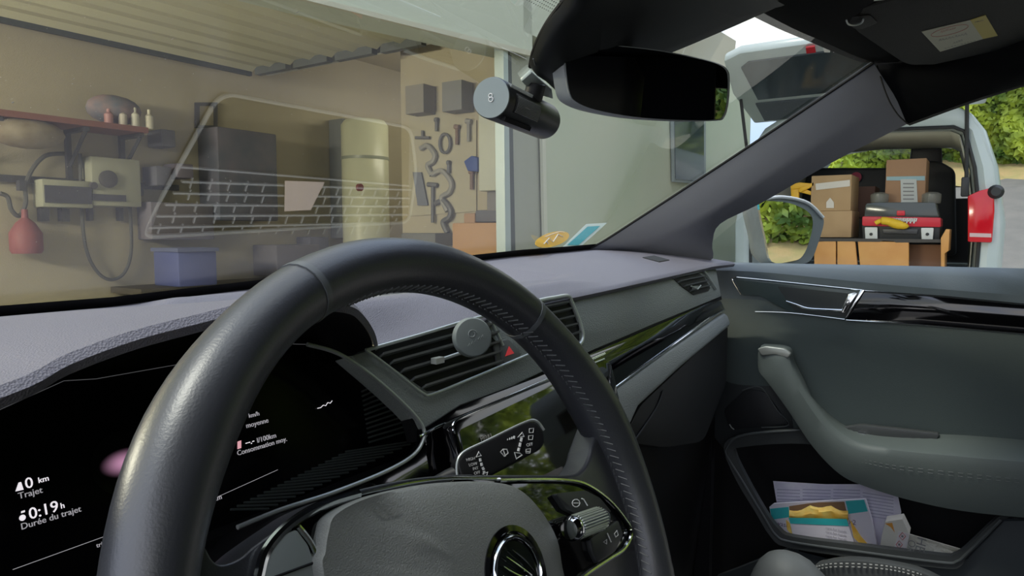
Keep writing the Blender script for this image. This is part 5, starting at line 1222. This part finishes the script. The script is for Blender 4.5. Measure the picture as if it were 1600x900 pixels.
def wallfn(x0, y0, x1, y1, z0, z1, th, lean=0):
    a = V((x0, y0, 0)); b = V((x1, y1, 0)); d = b-a; nr = V((d.y, -d.x, 0)).normalized()
    def f(rs):
        u_, h_ = rs.random(), rs.random()
        q = a+d*u_; z = z0+(z1-z0)*h_
        bl = noise.noise(V((q.x*.6, q.y*.6, z*.8)))*.9+noise.noise(V((q.x*2, q.y*2, z*2)))*.35
        return V((q.x, q.y, z))+nr*(bl*th+rs.uniform(-.12, .12)-lean*h_), nr
    return f
gcols = ((.05, .12, .012), (.42, .52, .04))
leafmass('hedge', wallfn(15.5, 3.0, 16.0, -7.0, 2.3, 8.5, 1.2), 60000, .085, gcols, 'bright green hedge rising above the road behind the van', 11)
mk('bank', M().grid([[V((14.2, y, 1.93+.1*math.sin(y*2))), V((15.2, y, 2.25+.1*math.sin(y*3))), V((17, y, 2.9))] for y in [-7+.5*i for i in range(21)]]), verge, None, **STR)
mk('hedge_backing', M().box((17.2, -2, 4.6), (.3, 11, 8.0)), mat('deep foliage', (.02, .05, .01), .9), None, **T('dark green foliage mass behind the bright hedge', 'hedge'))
leafmass('hedge', wallfn(-14, -9.5, 11, -9.0, 1.0, 5.2, 1.2), 80000, .075, gcols, 'long yellow green hedge behind the car, seen in the mirrors', 12)
mk('verge', M().grid([[V((x, -7.2, .0)), V((x, -8.4, .8)), V((x, -9.6, 1.4))] for x in [-14+1.0*i for i in range(26)]]), verge, None, **STR)
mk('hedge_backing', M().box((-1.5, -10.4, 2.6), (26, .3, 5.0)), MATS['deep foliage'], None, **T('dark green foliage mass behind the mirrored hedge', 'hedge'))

leafmass('hedge', wallfn(15.5, -6.5, 9.5, -9.3, .6, 6.0, 1.2), 26000, .09, gcols, 'hedge closing the corner at the far right of the road', 13)
# seats and rear of the cabin behind the viewpoint (they show only as dark shapes in the mirror)
for x0, nm, lab in ((-.37, 'driver_seat', 'black driver seat behind the steering wheel'), (.37, 'front_passenger_seat_back', 'black backrest of the front passenger seat')):
    sx0 = thing(nm, (x0, -.85, .4), lab, 'seat')
    mk('backrest', M().loft([[V((x0+a*k, -.80-d_+b, z)) for a, b in rnd([(-.25, -.06), (.25, -.06), (.25, .06), (-.25, .06)], .05)] for z, k, d_ in ((.45, 1, 0), (.8, 1.02, .06), (1.1, .85, .12), (1.16, .6, .13))]), soft_black, sx0, smooth=True)
    mk('headrest', M().loft([[V((x0+a*k, -.95+b*k, z)) for a, b in rnd([(-.12, -.05), (.12, -.05), (.12, .05), (-.12, .05)], .04)] for z, k in ((1.18, .8), (1.22, 1), (1.32, 1), (1.36, .8))]), soft_black, sx0, smooth=True)
rb_ = thing('rear_cabin', (0, -1.9, .4), 'dark rear bench and body pillars behind the front seats', 'rear seat')
mk('bench', M().box((0, -1.85, .85), (1.35, .2, .75)), soft_black, rb_, bevel=.04)
for a in (-.66, .66):
    mk('body_pillar', M().ext([V((a*1.15, -.78, .5)), V((a*1.15, -.95, .5)), V((a*.93, -.98, 1.43)), V((a*.93, -.86, 1.43))], V((.03, 0, 0))), black_m, rb_)
    mk('side_panel', M().box((a*1.18, -1.5, .72), (.06, 1.5, .72)), black_m, rb_)
    mk('body_pillar', M().ext([V((a*1.15, -1.9, 1.0)), V((a*1.15, -2.3, 1.0)), V((a*.93, -2.0, 1.44)), V((a*.93, -1.6, 1.44))], V((.03, 0, 0))), black_m, rb_)
mk('rear_header', M().box((0, -1.95, 1.40), (1.35, .04, .11)), black_m, rb_)
mk('mirror_blocker', M().ext([V((-.7, -1.93, 1.1)), V((-.16, -1.93, 1.1)), V((-.17, -1.93, 1.22)), V((-.19, -1.93, 1.45)), V((-.7, -1.93, 1.45))], (0, .04, 0)), black_m, rb_)  # added black panel, blocks most of the rear view in the mirror
mk('driver_door_panel', M().box((-.80, -.34, .72), (.06, .82, .62)), soft_black, None, bevel=.01, **T('black driver door panel at the far left beside the driver seat', 'door panel'))
